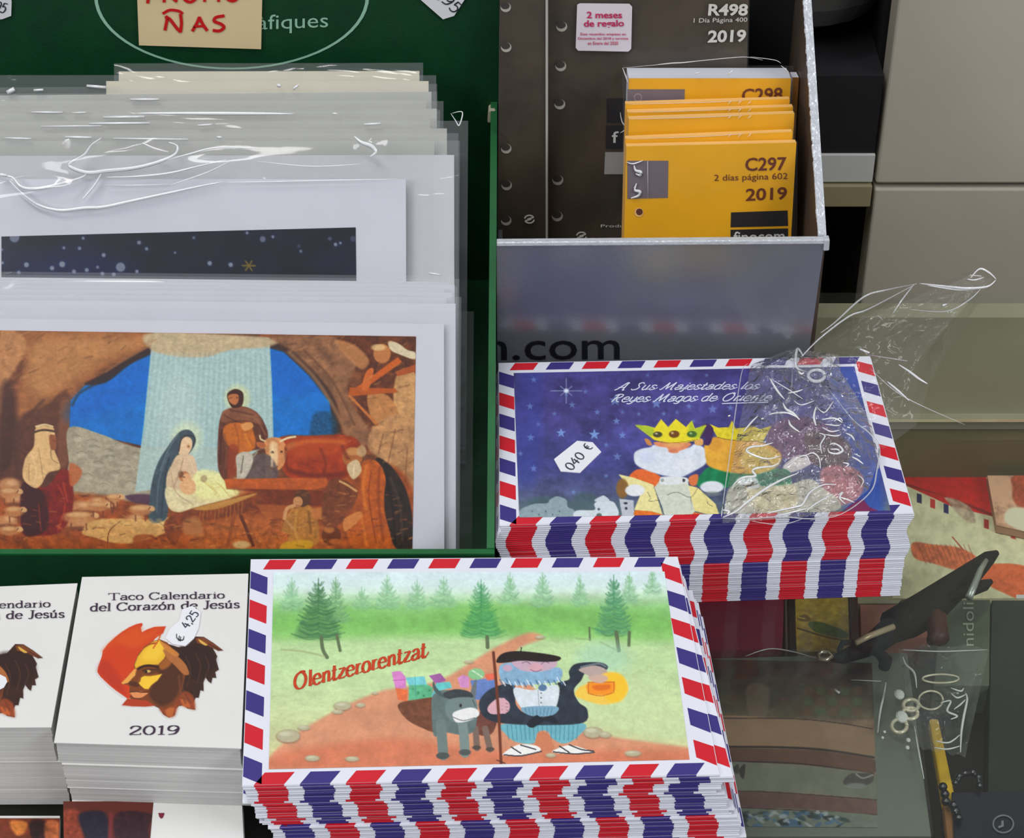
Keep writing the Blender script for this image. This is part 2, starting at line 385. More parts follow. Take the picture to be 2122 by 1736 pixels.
        at_.data.foreach_set('color', np.c_[lin, np.ones(len(used))].astype(np.float32).ravel())
        me.materials.append(m); return link(name, me, parent)

# ================================================================== printed pictures
def paint_nativity():
    P = Paint([(-30, 684), (862, 697), (854, 1165), (-30, 1150)], 600, 330, (0, 580), 2.002, (120, 70, 40))
    W, S = P.poly, P.line
    # cave rock
    P.vgrad([(200, (128, 72, 40)), (500, (120, 68, 45)), (800, (110, 60, 38)), (1100, (150, 75, 30))])
    P.rough(.5, 60, 26, 3); P.rough(.18, 14, 9, 8)
    W([(100, 210), (640, 220), (640, 270), (480, 340), (350, 430), (210, 540), (100, 600), (60, 520), (110, 330)], (168, 104, 62), .75, 30, tex=.18, ts=30)
    W([(150, 260), (420, 235), (600, 262), (430, 330), (300, 420), (180, 480), (120, 440)], (196, 138, 92), .55, 50, tex=.15, ts=22)
    W([(0, 215), (90, 230), (108, 290), (70, 360), (30, 430), (0, 560)], (190, 130, 88), .8, 14, tex=.15)
    W([(0, 470), (40, 420), (70, 500), (70, 600), (90, 700), (0, 800)], (70, 38, 30), .8, 30)
    W([(60, 640), (90, 560), (190, 520), (290, 480), (290, 900), (60, 900)], (92, 52, 40), .85, 16, tex=.2)
    W([(250, 520), (292, 500), (292, 620), (282, 760), (240, 760)], (140, 86, 60), .6, 14)
    # sky
    W([(294, 500), (350, 440), (430, 400), (540, 350), (630, 290), (1120, 284), (1170, 292), (1290, 400), (1370, 500), (1390, 660), (1100, 700), (600, 690), (288, 620)], (0, 108, 190), 1, 5, smooth=False, tex=.10, ts=30)
    W([(300, 505), (420, 420), (600, 330), (600, 480), (300, 580)], (2, 94, 190), .5, 60, tex=.1)
    W([(1120, 284), (1170, 292), (1290, 400), (1340, 460), (1120, 470)], (2, 94, 190), .5, 30)
    W([(350, 432), (430, 388), (520, 330), (640, 268), (640, 300), (540, 350), (440, 425)], (58, 36, 34), .95, 8)
    W([(1116, 240), (1200, 240), (1300, 330), (1370, 400), (1400, 520), (1420, 640), (1380, 640), (1368, 505), (1280, 395), (1180, 300), (1118, 282)], (66, 42, 36), .9, 10, smooth=False)
    W([(1300, 560), (1340, 545), (1385, 560), (1395, 640), (1290, 650)], (30, 70, 100), .7, 16, tex=.4, ts=5)
    # stone wall behind
    W([(286, 612), (420, 640), (520, 680), (640, 706), (900, 720), (900, 900), (300, 900), (286, 760)], (164, 146, 130), 1, 5, tex=.14, ts=16)
    for k in range(34):
        x = 300 + (k * 67) % 560; y = 650 + (k * 41) % 210
        P.line([(x, y), (x + 20, y - 7), (x + 42, y + 2)], 2.5, (112, 96, 88), .6)
        P.ell(x + 22, y + 12, 19, 8, (190, 176, 160), .4, 6)
    # beam of light
    W([(640, 218), (1118, 240), (1128, 420), (1135, 660), (900, 830), (560, 880), (596, 600), (625, 300)], (172, 184, 186), .95, 6, smooth=False, tex=.03, ts=9)
    W([(632, 218), (1118, 240), (1118, 275), (960, 290), (860, 318), (740, 318), (628, 290)], (188, 158, 130), .95, 12, tex=.12)
    for k in range(46):
        x = 640 + k * 10.5; xb = 590 + k * 11.9
        P.line([(x, 300), (xb, 700)], 3.2, (206, 206, 196) if k % 2 else (140, 158, 170), .35)
    P.ell(740, 560, 90, 190, (196, 202, 200), .35, 80)
    # right rocks, ledge, dove loft
    W([(1130, 236), (1400, 240), (1480, 330), (1440, 470), (1540, 640), (1500, 690), (1440, 640), (1400, 520), (1340, 420), (1220, 300)], (142, 94, 68), .95, 12, tex=.25, ts=20)
    W([(1400, 240), (1726, 250), (1722, 560), (1560, 620), (1470, 500), (1500, 380)], (100, 52, 28), .95, 10, tex=.35, ts=14)
    W([(1390, 250), (1470, 270), (1530, 330), (1500, 370), (1430, 310)], (190, 126, 84), .8, 10)
    W([(1640, 410), (1726, 395), (1726, 700), (1640, 720)], (196, 142, 98), .95, 8, tex=.14)
    W([(1530, 470), (1610, 480), (1650, 560), (1560, 600), (1530, 540)], (186, 122, 76), .95, 6, tex=.14)
    W([(1560, 600), (1640, 560), (1726, 620), (1726, 1110), (1700, 900), (1620, 780), (1530, 700), (1540, 620)], (190, 134, 94), .95, 10, tex=.22, ts=18)
    for q in ([(1640, 620), (1610, 760)], [(1690, 700), (1680, 860)], [(1590, 640), (1570, 720)]): S(q, 6, (120, 74, 50), .6, 5)
    P.ell(1585, 305, 36, 40, (190, 118, 70), .95, 5); P.ell(1570, 280, 30, 14, (220, 176, 130), .8, 6)
    W([(1612, 255), (1650, 262), (1690, 290), (1722, 300), (1722, 330), (1660, 310), (1620, 290)], (214, 190, 166), .95, 5)
    W([(1445, 470), (1650, 320), (1668, 340), (1470, 482)], (196, 92, 32), 1, 4, smooth=False)
    W([(1450, 445), (1640, 450), (1650, 466), (1450, 482)], (178, 84, 30), 1, 4, smooth=False)
    W([(1520, 380), (1550, 370), (1530, 450), (1500, 452)], (200, 100, 44), 1, 4)
    W([(1640, 380), (1724, 350), (1724, 380), (1650, 400)], (170, 80, 34), 1, 4, smooth=False)
    S([(1450, 480), (1565, 600)], 11, (190, 108, 56), 1, 4)
    # ground
    W([(0, 900), (200, 880), (500, 905), (640, 990), (900, 880), (1300, 820), (1600, 760), (1726, 900), (1726, 1170), (0, 1170)], (156, 74, 30), .95, 20, tex=.3, ts=22)
    W([(900, 1000), (1250, 980), (1400, 1100), (1200, 1130), (800, 1110)], (176, 92, 42), .8, 24, tex=.3, ts=12)
    # flock, left
    for (x, y, r, q) in [(40, 850, 46, 30), (60, 910, 40, 26), (30, 1000, 44, 26), (340, 940, 50, 26), (400, 920, 36, 20), (455, 925, 34, 26), (600, 950, 60, 20), (330, 1010, 60, 26), (560, 990, 40, 18)]:
        P.ell(x, y, r, q, (196, 132, 92), .85, 12); P.ell(x + 8, y - 8, r * .5, q * .4, (216, 162, 122), .7, 8); P.ell(x, y + q * .8, r * .8, q * .35, (104, 48, 26), .7, 8)
    S([(440, 905), (470, 930), (465, 965)], 10, (120, 60, 34), .8, 4)
    W([(520, 895), (620, 890), (640, 930), (560, 925)], (84, 52, 74), .9, 8)
    W([(380, 1000), (470, 990), (640, 996), (740, 1010), (730, 1050), (700, 1040), (660, 1060), (560, 1090), (470, 1090), (400, 1070), (340, 1050)], (206, 150, 92), .95, 7, tex=.12)
    W([(640, 996), (700, 985), (740, 1012), (726, 1050), (690, 1040)], (226, 180, 124), .9, 7)
    S([(500, 1000), (455, 1040), (445, 1100)], 5, (120, 60, 24), .9); S([(620, 1060), (650, 1075)], 6, (90, 40, 18), .8)
    W([(560, 1060), (640, 1060), (620, 1105), (560, 1105)], (150, 68, 26), .8, 8)
    # standing shepherd, left
    W([(100, 850), (190, 860), (250, 790), (290, 800), (305, 900), (290, 990), (240, 1050), (150, 1060), (90, 1040)], (128, 30, 14), 1, 7, tex=.2, ts=14)
    W([(90, 850), (150, 860), (190, 900), (200, 1020), (150, 1060), (92, 1040)], (66, 22, 22), .95, 12)
    W([(150, 612), (215, 610), (228, 640), (225, 700), (250, 780), (200, 800), (170, 850), (140, 862), (95, 820), (105, 740), (140, 690)], (216, 168, 122), 1, 5, tex=.08)
    S([(140, 632), (180, 622), (228, 628)], 9, (84, 58, 44), 1, 3); S([(150, 608), (185, 600), (218, 608)], 8, (214, 178, 140), 1, 3)
    W([(205, 645), (232, 650), (232, 700), (210, 700)], (150, 84, 54), 1, 4)
    S([(210, 690), (215, 740), (240, 760)], 5, (150, 110, 78), .7); S([(160, 700), (170, 760), (180, 830)], 4, (160, 116, 80), .6)
    W([(290, 760), (340, 790), (320, 840), (290, 850)], (186, 98, 58), .9, 8)
    S([(240, 850), (270, 930), (240, 1040)], 6, (186, 60, 30), .6, 6); S([(160, 930), (170, 1040)], 6, (176, 62, 30), .5, 6)
    # mother
    P.ell(775, 655, 62, 64, (232, 224, 178), .45, 34)
    W([(745, 630), (790, 624), (812, 660), (800, 700), (770, 740), (730, 800), (700, 880), (690, 990), (620, 998), (625, 870), (650, 770), (690, 700)], (70, 80, 92), 1, 5, tex=.14, ts=14)
    S([(700, 720), (660, 830), (650, 960)], 6, (104, 116, 128), .6, 5)
    W([(750, 665), (775, 650), (796, 664), (794, 700), (770, 730), (742, 720)], (228, 186, 156), 1, 4); P.ell(782, 690, 8, 12, (214, 150, 116), .7, 5)
    S([(742, 710), (752, 662), (778, 644), (808, 656), (802, 690)], 6, (62, 54, 58), .95, 3)
    W([(740, 725), (800, 730), (822, 800), (830, 850), (780, 890), (700, 880), (690, 820), (710, 770)], (214, 176, 150), 1, 6, tex=.07)
    W([(690, 860), (760, 880), (900, 900), (960, 905), (900, 950), (800, 960), (720, 960), (690, 920)], (226, 202, 166), .95, 6, tex=.1, ts=9)
    # child and straw
    P.ell(880, 860, 120, 52, (226, 206, 150), .8, 30)
    W([(810, 800), (900, 796), (990, 880), (930, 905), (820, 900)], (236, 218, 160), .8, 12, tex=.12, ts=8)
    for k in range(16): S([(830 + k * 10, 830 + (k * 7) % 40), (880 + k * 8, 850 + (k * 11) % 50)], 3, (208, 178, 110), .6)
    P.ell(764, 815, 23, 22, (190, 120, 78), 1, 4); P.ell(774, 820, 17, 18, (222, 160, 120), 1, 4); P.ell(750, 806, 12, 14, (110, 70, 50), .7, 5)
    W([(748, 840), (800, 830), (812, 870), (790, 890), (756, 880)], (224, 166, 126), 1, 6)
    P.ell(846, 824, 14, 15, (178, 150, 118), .9, 5)
    # standing father
    P.ell(985, 490, 52, 54, (232, 214, 150), .5, 26)
    W([(940, 548), (1000, 524), (1060, 545), (1095, 590), (1112, 650), (1080, 700), (1000, 720), (960, 800), (940, 838), (905, 780), (905, 640), (915, 570)], (104, 56, 40), 1, 5, tex=.18, ts=12)
    W([(940, 600), (1010, 590), (1040, 600), (1060, 690), (1000, 720), (950, 690), (925, 640)], (196, 104, 34), .95, 7, tex=.12)
    W([(925, 545), (990, 525), (1060, 548), (1090, 600), (1050, 590), (990, 580), (925, 590)], (134, 80, 58), 1, 6, tex=.15)
    S([(930, 560), (990, 590), (1060, 600)], 4, (78, 40, 30), .7); S([(920, 620), (912, 760)], 6, (70, 34, 28), .7, 5); S([(1080, 610), (1100, 680)], 5, (74, 36, 28), .7, 4)
    W([(1000, 600), (1040, 590), (1050, 610), (1015, 626)], (214, 140, 84), 1, 4)
    W([(944, 470), (975, 452), (1006, 465), (1010, 500), (1000, 525), (965, 530), (946, 500)], (70, 34, 24), 1, 4)
    W([(948, 478), (985, 474), (990, 500), (975, 518), (952, 505)], (186, 108, 66), 1, 4); S([(950, 490), (962, 488)], 3, (80, 40, 26), .8)
    W([(950, 690), (990, 700), (980, 800), (945, 835)], (150, 62, 28), .8, 8)
    # ox and ass
    W([(1150, 660), (1300, 645), (1450, 645), (1500, 700), (1470, 790), (1400, 830), (1250, 825), (1180, 800)], (158, 56, 16), 1, 8, tex=.2, ts=16)
    W([(1190, 665), (1330, 655), (1440, 665), (1380, 720), (1240, 740)], (184, 74, 26), .7, 26)
    W([(1098, 665), (1160, 655), (1190, 700), (1180, 760), (1150, 792), (1110, 780), (1105, 730)], (206, 132, 88), 1, 5, tex=.1)
    W([(1120, 680), (1150, 680), (1150, 770), (1122, 776)], (232, 190, 152), .8, 10)
    S([(1100, 668), (1082, 660), (1078, 645)], 6, (214, 186, 150), 1, 3); S([(1165, 668), (1195, 655), (1225, 650)], 8, (224, 200, 164), 1, 3)
    W([(1065, 672), (1100, 680), (1095, 700), (1070, 692)], (178, 96, 56), 1, 4); W([(1180, 690), (1220, 668), (1225, 690), (1190, 710)], (166, 84, 44), 1, 4)
    P.ell(1130, 715, 6, 5, (50, 26, 20), 1, 3); P.ell(1168, 712, 5, 4, (50, 26, 20), .9, 3)
    W([(1030, 760), (1080, 720), (1130, 740), (1150, 820), (1020, 830)], (104, 84, 84), .95, 8, tex=.2)
    W([(980, 730), (1015, 712), (1050, 730), (1040, 780), (1010, 830), (985, 838), (982, 780)], (188, 170, 160), 1, 5, tex=.1)
    S([(1010, 730), (1000, 800)], 5, (92, 76, 76), .7, 4); S([(1050, 735), (1066, 715)], 7, (150, 132, 124), 1, 3)
    # manger
    W([(930, 826), (1355, 818), (1362, 852), (1300, 872), (940, 866)], (184, 86, 34), 1, 4, smooth=False, tex=.12)
    W([(940, 866), (1340, 872), (1340, 960), (1060, 960), (1080, 880)], (118, 50, 22), .9, 8, smooth=False, tex=.2)
    W([(760, 960), (960, 905), (1070, 880), (1085, 910), (1040, 960), (900, 990), (780, 1020), (720, 1100), (680, 1010)], (132, 62, 28), 1, 6, tex=.25, ts=12)
    W([(800, 950), (930, 915), (1060, 885), (1040, 900), (900, 950)], (206, 148, 78), .8, 6)
    for k in range(12): S([(830 + k * 16, 960 - k * 4), (826 + k * 16, 1010 - (k * 13) % 40)], 4, (176, 108, 50), .6)
    S([(975, 960), (945, 1100)], 15, (150, 74, 34), 1, 4, False); S([(1000, 980), (1050, 1100)], 14, (104, 48, 22), 1, 4, False)
    S([(800, 1000), (960, 1030)], 12, (150, 80, 36), .9, 4, False)
    W([(1060, 930), (1350, 940), (1350, 980), (1100, 985)], (172, 88, 40), .8, 8, smooth=False)
    P.ell(1002, 1098, 36, 16, (206, 160, 112), .9, 7)
    W([(760, 1000), (820, 985), (840, 1050), (770, 1056)], (196, 130, 84), .6, 16)
    # kneeling boy and old man
    W([(1230, 930), (1290, 940), (1320, 1010), (1310, 1100), (1180, 1110), (1200, 1060), (1170, 1040), (1190, 980)], (176, 112, 50), 1, 6, tex=.18, ts=9)
    P.ell(1255, 905, 34, 36, (92, 54, 32), 1, 4); P.ell(1236, 920, 20, 22, (198, 132, 88), 1, 4)
    S([(1220, 935), (1190, 950), (1180, 990)], 15, (202, 140, 96), 1, 4)
    W([(1290, 950), (1355, 940), (1350, 995), (1300, 990)], (192, 112, 58), .9, 6, smooth=False)
    W([(1180, 1090), (1290, 1080), (1280, 1120), (1170, 1120)], (206, 150, 30), .8, 7)
    P.ell(1375, 1060, 40, 42, (104, 50, 22), .9, 8); P.ell(1365, 1035, 22, 14, (196, 116, 60), .8, 6); P.ell(1390, 1085, 26, 12, (190, 100, 44), .8, 6)
    W([(1370, 830), (1420, 825), (1480, 870), (1470, 930), (1400, 1020), (1340, 1010), (1340, 900)], (120, 62, 36), .9, 8, tex=.25)
    S([(1410, 835), (1440, 850), (1478, 875)], 9, (212, 156, 104), .9, 4)
    W([(1560, 740), (1620, 770), (1680, 860), (1710, 980), (1710, 1110), (1640, 1110), (1600, 980), (1590, 860)], (52, 36, 28), 1, 7, tex=.3)
    W([(1500, 760), (1560, 750), (1600, 820), (1590, 940), (1620, 1110), (1470, 1110), (1440, 1030), (1500, 960), (1500, 860)], (184, 88, 26), 1, 6, tex=.16, ts=12)
    S([(1540, 800), (1530, 900), (1560, 1090)], 6, (130, 52, 16), .6, 5); S([(1500, 980), (1520, 1100)], 8, (214, 120, 44), .6, 6)
    W([(1430, 990), (1490, 960), (1500, 985), (1440, 1040), (1425, 1030)], (206, 124, 66), 1, 5)
    P.ell(1462, 735, 42, 42, (170, 96, 50), 1, 4); P.ell(1468, 712, 30, 16, (206, 140, 88), .8, 8); W([(1440, 770), (1480, 745), (1500, 790), (1470, 826), (1450, 810)], (206, 172, 140), 1, 5)
    P.ell(1500, 710, 20, 24, (190, 150, 116), .8, 6)
    br = np.random.RandomState(17)
    for k in range(260):        # short brush marks over ground and rock
        x, y = br.uniform(0, 1720), br.uniform(880, 1110)
        if 620 < x < 1000 and y < 1000: continue
        c = [(206, 120, 60), (92, 40, 20), (176, 92, 44), (60, 26, 18), (222, 150, 90)][k % 5]
        S([(x, y), (x + br.uniform(10, 34), y + br.uniform(-9, 9))], br.uniform(3, 7), c, .34, 4)
    for k in range(150):
        x, y = (br.uniform(0, 620), br.uniform(215, 520)) if k % 2 else (br.uniform(1180, 1720), br.uniform(240, 760))
        if 300 < x < 640 and y > 360 - (x - 300) * .25: continue
        if 1180 <= x < 1400 and y > 280 + (x - 1180): continue
        S([(x, y), (x + br.uniform(14, 50), y - br.uniform(4, 26))], br.uniform(3, 8), [(206, 150, 104), (78, 42, 30), (176, 110, 66)][k % 3], .3, 6)
    # sheep heads and backs on the left, folds and lights on the figures
    for (x, y, w, h) in [(330, 985, 70, 26), (410, 940, 44, 20), (475, 905, 30, 18), (585, 955, 46, 22), (40, 885, 44, 24), (60, 960, 40, 22), (40, 1040, 44, 20)]:
        P.ell(x, y, w, h, (190, 124, 80), .8, 9); P.ell(x - 6, y - h * .45, w * .7, h * .4, (222, 170, 124), .7, 8)
        P.ell(x + w * .95, y - h * .35, 15, 11, (214, 158, 114), .95, 4, 20); S([(x + w * .8, y - h * .5), (x + w * .7, y - h * .2)], 6, (120, 66, 40), .8); S([(x - w * .5, y + h), (x - w * .5, y + h + 22)], 7, (120, 62, 36), .7); S([(x + w * .4, y + h), (x + w * .4, y + h + 22)], 7, (120, 62, 36), .7)
    for k in range(22): P.ell(400 + k * 13, 1006 + 9 * math.sin(k * 2.1), 12, 9, (226, 176, 116), .35, 6)
    for q, w, c in (([(1200, 690), (1300, 668), (1420, 672)], 18, (206, 104, 44)), ([(1200, 790), (1300, 812), (1420, 806)], 20, (100, 34, 14)), ([(1330, 700), (1350, 760), (1340, 810)], 12, (120, 42, 18)), ([(1420, 690), (1440, 740)], 14, (120, 44, 18)), ([(1185, 700), (1190, 780)], 10, (110, 40, 20)),
                    ([(1130, 690), (1128, 770)], 9, (240, 206, 172)), ([(1112, 776), (1136, 786), (1152, 772)], 5, (110, 60, 44)), ([(1520, 770), (1506, 860), (1520, 950)], 12, (222, 124, 50)), ([(1575, 780), (1570, 900), (1590, 1080)], 12, (130, 56, 20)), ([(1620, 820), (1660, 940), (1670, 1080)], 10, (84, 66, 54)), ([(1600, 800), (1630, 960), (1640, 1100)], 8, (30, 22, 20)),
                    ([(1440, 735), (1452, 742)], 5, (90, 46, 28)), ([(1470, 770), (1466, 812)], 6, (230, 204, 176)), ([(1000, 560), (1060, 575), (1100, 640)], 7, (150, 96, 70)), ([(930, 640), (940, 700), (935, 780)], 8, (136, 74, 50)), ([(975, 600), (990, 660), (985, 700)], 8, (150, 72, 26)), ([(1015, 640), (1040, 690)], 8, (220, 132, 50)), ([(955, 540), (1000, 548), (1050, 560)], 5, (78, 42, 34)),
                    ([(760, 740), (745, 800), (720, 860)], 6, (170, 130, 112)), ([(790, 745), (806, 800)], 6, (232, 200, 176)), ([(710, 800), (730, 880), (800, 930)], 6, (180, 146, 118)), ([(740, 640), (700, 700), (665, 790)], 6, (112, 122, 132)), ([(700, 740), (680, 860), (670, 980)], 8, (48, 56, 70)),
                    ([(200, 880), (180, 960), (200, 1050)], 10, (94, 20, 14)), ([(262, 840), (280, 920)], 8, (190, 66, 36)), ([(130, 720), (150, 790), (140, 850)], 6, (232, 190, 146)), ([(120, 760), (120, 830)], 5, (170, 124, 88)), ([(222, 665), (236, 672)], 5, (104, 56, 36)),
                    ([(1230, 960), (1225, 1040), (1240, 1090)], 9, (206, 144, 70)), ([(1280, 960), (1290, 1050)], 10, (120, 70, 30)), ([(1190, 1000), (1215, 1030)], 12, (206, 142, 96)), ([(300, 520), (330, 470), (400, 430)], 10, (74, 44, 36)), ([(180, 500), (100, 580), (64, 640)], 14, (84, 50, 38)), ([(620, 275), (520, 330), (440, 380)], 9, (150, 100, 70)), ([(1200, 300), (1300, 400), (1380, 520), (1440, 640)], 16, (168, 120, 88)), ([(1260, 290), (1380, 420), (1470, 600)], 10, (104, 64, 46))):
        S(q, w, c, .6, w * .7)
    for (x, y) in [(984, 488), (1130, 712), (782, 690), (764, 818)]: P.ell(x, y, 4, 3, (60, 34, 26), .7, 3)
    P.c[:, 1] *= 1.05
    P.rough(.10, 8, 6, 21)
    return P

def paint_forest():
    P = Paint([(567, 1185), (1377, 1184), (1429, 1573.5), (557, 1593.5)], 560, 290, (480, 1130), 2.002, (200, 220, 200))
    W, S, E = P.poly, P.line, P.ell
    P.vgrad([(100, (204, 222, 226)), (190, (200, 224, 204)), (260, (132, 188, 112)), (340, (128, 186, 100)), (400, (178, 208, 150)), (600, (186, 208, 154)), (900, (196, 190, 140))])
    P.rough(.10, 70, 26, 4); P.rough(.05, 14, 9, 6)
    W([(170, 300), (420, 270), (800, 290), (1000, 240), (1500, 260), (1840, 300), (1850, 400), (1300, 380), (900, 370), (500, 385), (170, 390)], (116, 180, 86), .55, 40, tex=.16, ts=30)
    W([(170, 130), (1790, 110), (1800, 170), (170, 180)], (206, 224, 230), .6, 50)
    tr = np.random.RandomState(12)
    def tree(x, y0, y1, w, col, a):
        h = y1 - y0; n = max(5, int(h / 15)); dk = tuple(int(c * .86) for c in col)
        W([(x, y0 + h * .1), (x + w * .16, y0 + h * .4), (x + w * .42, y1 - h * .08), (x + w * .2, y1), (x - w * .25, y1), (x - w * .45, y1 - h * .08), (x - w * .15, y0 + h * .4)], col, a * .6, 18, tex=.3, ts=7)
        for k in range(n):
            t = (k + .6) / n; y = y0 + h * t
            for sd in (-1, 1):
                for j in range(3):
                    ww = w * (.08 + .46 * t) * tr.uniform(.55, 1.08); yy = y + tr.uniform(-7, 9); r = tr.uniform(5, 15)
                    S([(x, yy - 4), (x + sd * ww * .5, yy + 4), (x + sd * ww, yy - r)], tr.uniform(3, 7), col if j else dk, a * tr.uniform(.4, .8), 4)
        S([(x, y0 - 18), (x, y0 + h * .5)], 4, col, a, 3)
    for (x, y0, y1, w) in [(250, 150, 270, 110), (645, 140, 262, 120), (770, 160, 262, 110), (880, 148, 252, 120), (1155, 130, 240, 90), (1290, 130, 250, 110), (1445, 140, 250, 80), (1650, 130, 240, 90), (1745, 115, 200, 80), (540, 190, 260, 90)]:
        tree(x, y0, y1, w, (134, 186, 140), .7)
    tree(432, 150, 320, 120, (110, 160, 110), .75)
    tree(360, 155, 388, 220, (66, 116, 74), .92); tree(1035, 160, 380, 190, (60, 142, 84), .72); tree(1585, 140, 372, 170, (78, 142, 100), .85)
    for q, w in (([(372, 380), (378, 430), (396, 464)], 15), ([(436, 370), (450, 436)], 13), ([(1060, 380), (1062, 422)], 16), ([(1484, 340), (1486, 392)], 8), ([(1596, 360), (1606, 436)], 16), ([(1650, 360), (1648, 414)], 13)):
        S(q, w, (88, 104, 72), .95, 3)
    S([(205, 432), (300, 440), (385, 460)], 7, (150, 160, 112), .7, 5); S([(1430, 385), (1485, 390)], 6, (140, 160, 110), .6, 5); S([(1530, 400), (1600, 436)], 8, (140, 160, 110), .7, 5)
    E(1540, 470, 110, 70, (158, 204, 180), .55, 50)
    # path
    W([(1230, 362), (1290, 385), (1180, 440), (1230, 560), (1440, 760), (1900, 840), (1905, 900), (150, 932), (158, 880), (240, 800), (420, 690), (600, 610), (700, 590), (860, 560), (1000, 480), (1100, 420)], (204, 136, 104), .95, 16, tex=.09, ts=30)
    W([(160, 880), (300, 840), (700, 800), (1100, 850), (1900, 850), (1905, 905), (155, 930)], (200, 108, 76), .7, 40, tex=.12, ts=26)
    W([(1400, 520), (1700, 560), (1880, 700), (1890, 810), (1640, 780), (1470, 720)], (190, 210, 158), .75, 50, tex=.06)
    for (x, y, rx, ry) in [(235, 790, 52, 30), (460, 665, 38, 20), (440, 690, 24, 10), (535, 662, 20, 10), (1500, 775, 42, 26), (1550, 785, 26, 14), (1665, 862, 36, 14), (335, 882, 32, 14), (500, 885, 30, 12), (985, 482, 20, 8), (1325, 870, 22, 10), (300, 756, 26, 12), (1280, 380, 20, 8), (595, 612, 14, 7)]:
        E(x, y + 3, rx, ry, (140, 108, 84), .7, 5); E(x, y, rx * .92, ry * .86, (176, 172, 140), .9, 5); E(x - rx * .2, y - ry * .3, rx * .5, ry * .3, (206, 204, 178), .6, 6)
    rr = np.random.RandomState(3)
    for k in range(120):
        x = rr.uniform(180, 1850); y = rr.uniform(420, 780)
        if abs(x - (900 - (y - 480) * 1.6)) < 330 and x < 1450: continue
        S([(x, y), (x + rr.uniform(-10, 10), y - rr.uniform(16, 46))], 2.2, (150, 180, 100) if k % 2 else (206, 200, 140), .45)
    # parcels
    for pts, c in (([(664, 525), (700, 520), (722, 545), (724, 590), (680, 596)], (206, 120, 190)), ([(680, 590), (730, 600), (728, 648), (690, 640)], (220, 106, 60)), ([(722, 548), (800, 542), (812, 584), (735, 580)], (110, 196, 206)),
                   ([(736, 580), (812, 576), (835, 590), (830, 640), (734, 642)], (84, 176, 130)), ([(818, 540), (866, 530), (890, 560), (850, 576)], (150, 82, 150)), ([(850, 570), (905, 565), (915, 590), (870, 600), (826, 630)], (90, 190, 190)),
                   ([(936, 550), (960, 536), (985, 545), (985, 590), (950, 590)], (206, 140, 196)), ([(990, 560), (1090, 548), (1095, 640), (1010, 640)], (92, 122, 186)), ([(1050, 535), (1092, 530), (1094, 556), (1060, 560)], (214, 96, 70))):
        W(pts, c, .95, 3, smooth=False, tex=.12)
    E(1015, 533, 34, 24, (128, 190, 136), .95, 4)
    for k in range(8): E(1000 + (k * 17) % 46, 520 + (k * 11) % 30, 4, 3, (206, 226, 196), .8, 2); E(752 + (k * 23) % 70, 596 + (k * 13) % 36, 4, 3, (40, 120, 80), .7, 2)
    S([(668, 560), (722, 556)], 3, (150, 70, 140), .7); S([(760, 544), (766, 640)], 3, (50, 140, 130), .6)
    # donkey
    W([(690, 660), (760, 640), (860, 640), (860, 770), (780, 752), (720, 715)], (112, 66, 46), 1, 4, tex=.2, ts=10)
    W([(1000, 700), (1100, 690), (1092, 760), (1060, 790), (1000, 770)], (104, 60, 50), 1, 4, tex=.15)
    for q, w in (([(1012, 760), (1018, 840)], 26), ([(1052, 760), (1072, 846)], 26)): S(q, w, (116, 96, 86), 1, 4)
    W([(836, 620), (900, 600), (1010, 640), (1010, 760), (960, 785), (880, 775), (840, 790), (830, 700)], (92, 110, 108), 1, 4, tex=.1, ts=14)
    S([(868, 740), (872, 790), (878, 870)], 42, (104, 120, 116), 1, 4); S([(958, 740), (964, 790), (968, 860)], 40, (116, 134, 130), 1, 4)
    E(876, 872, 28, 14, (70, 78, 76), 1, 3); E(968, 858, 25, 13, (74, 82, 80), 1, 3); E(1016, 838, 18, 9, (78, 68, 62), 1, 3); E(1072, 845, 18, 9, (78, 68, 62), 1, 3)
    W([(838, 562), (850, 590), (880, 618), (905, 628), (880, 632), (848, 612), (834, 586)], (72, 88, 88), 1, 3)
    W([(990, 620), (1000, 580), (1016, 555), (1014, 610), (1006, 645)], (100, 108, 112), 1, 3)
    W([(880, 612), (930, 596), (985, 606), (1000, 630), (940, 640), (890, 632)], (54, 60, 64), 1, 4, tex=.2)
    W([(900, 640), (1000, 632), (1020, 680), (990, 730), (930, 736), (890, 700)], (108, 126, 124), 1, 4)
    W([(925, 690), (990, 672), (1022, 684), (1024, 706), (980, 728), (935, 734), (918, 712)], (222, 222, 220), 1, 3); S([(920, 712), (960, 726), (1010, 714)], 3, (60, 60, 62), .9); E(950, 664, 5, 8, (34, 34, 38), 1, 2); S([(1000, 640), (1012, 668)], 3, (50, 56, 60), .8)
    # man with beret, staff and lantern
    W([(1130, 740), (1450, 735), (1440, 790), (1380, 822), (1330, 800), (1310, 770), (1270, 775), (1255, 820), (1180, 815), (1135, 780)], (104, 168, 180), 1, 4, tex=.06)
    for k in range(17): S([(1142 + k * 18.4, 745), (1150 + k * 17.6, 806)], 3.5, (62, 116, 136), .7)
    W([(1265, 790), (1285, 770), (1310, 780), (1325, 800), (1335, 850), (1262, 850)], (196, 120, 84), 1, 4)
    W([(1130, 860), (1190, 826), (1262, 830), (1280, 852), (1210, 870), (1135, 872)], (226, 226, 222), 1, 3); W([(1335, 850), (1400, 828), (1470, 845), (1500, 858), (1400, 864), (1340, 860)], (226, 226, 222), 1, 3)
    for q in ([(1130, 868), (1200, 872), (1285, 854)], [(1160, 836), (1200, 862)], [(1200, 828), (1262, 846)], [(1335, 856), (1420, 864), (1504, 858)], [(1360, 832), (1400, 858)], [(1400, 826), (1450, 846), (1500, 852)]): S(q, 5.5, (44, 44, 54), .95)
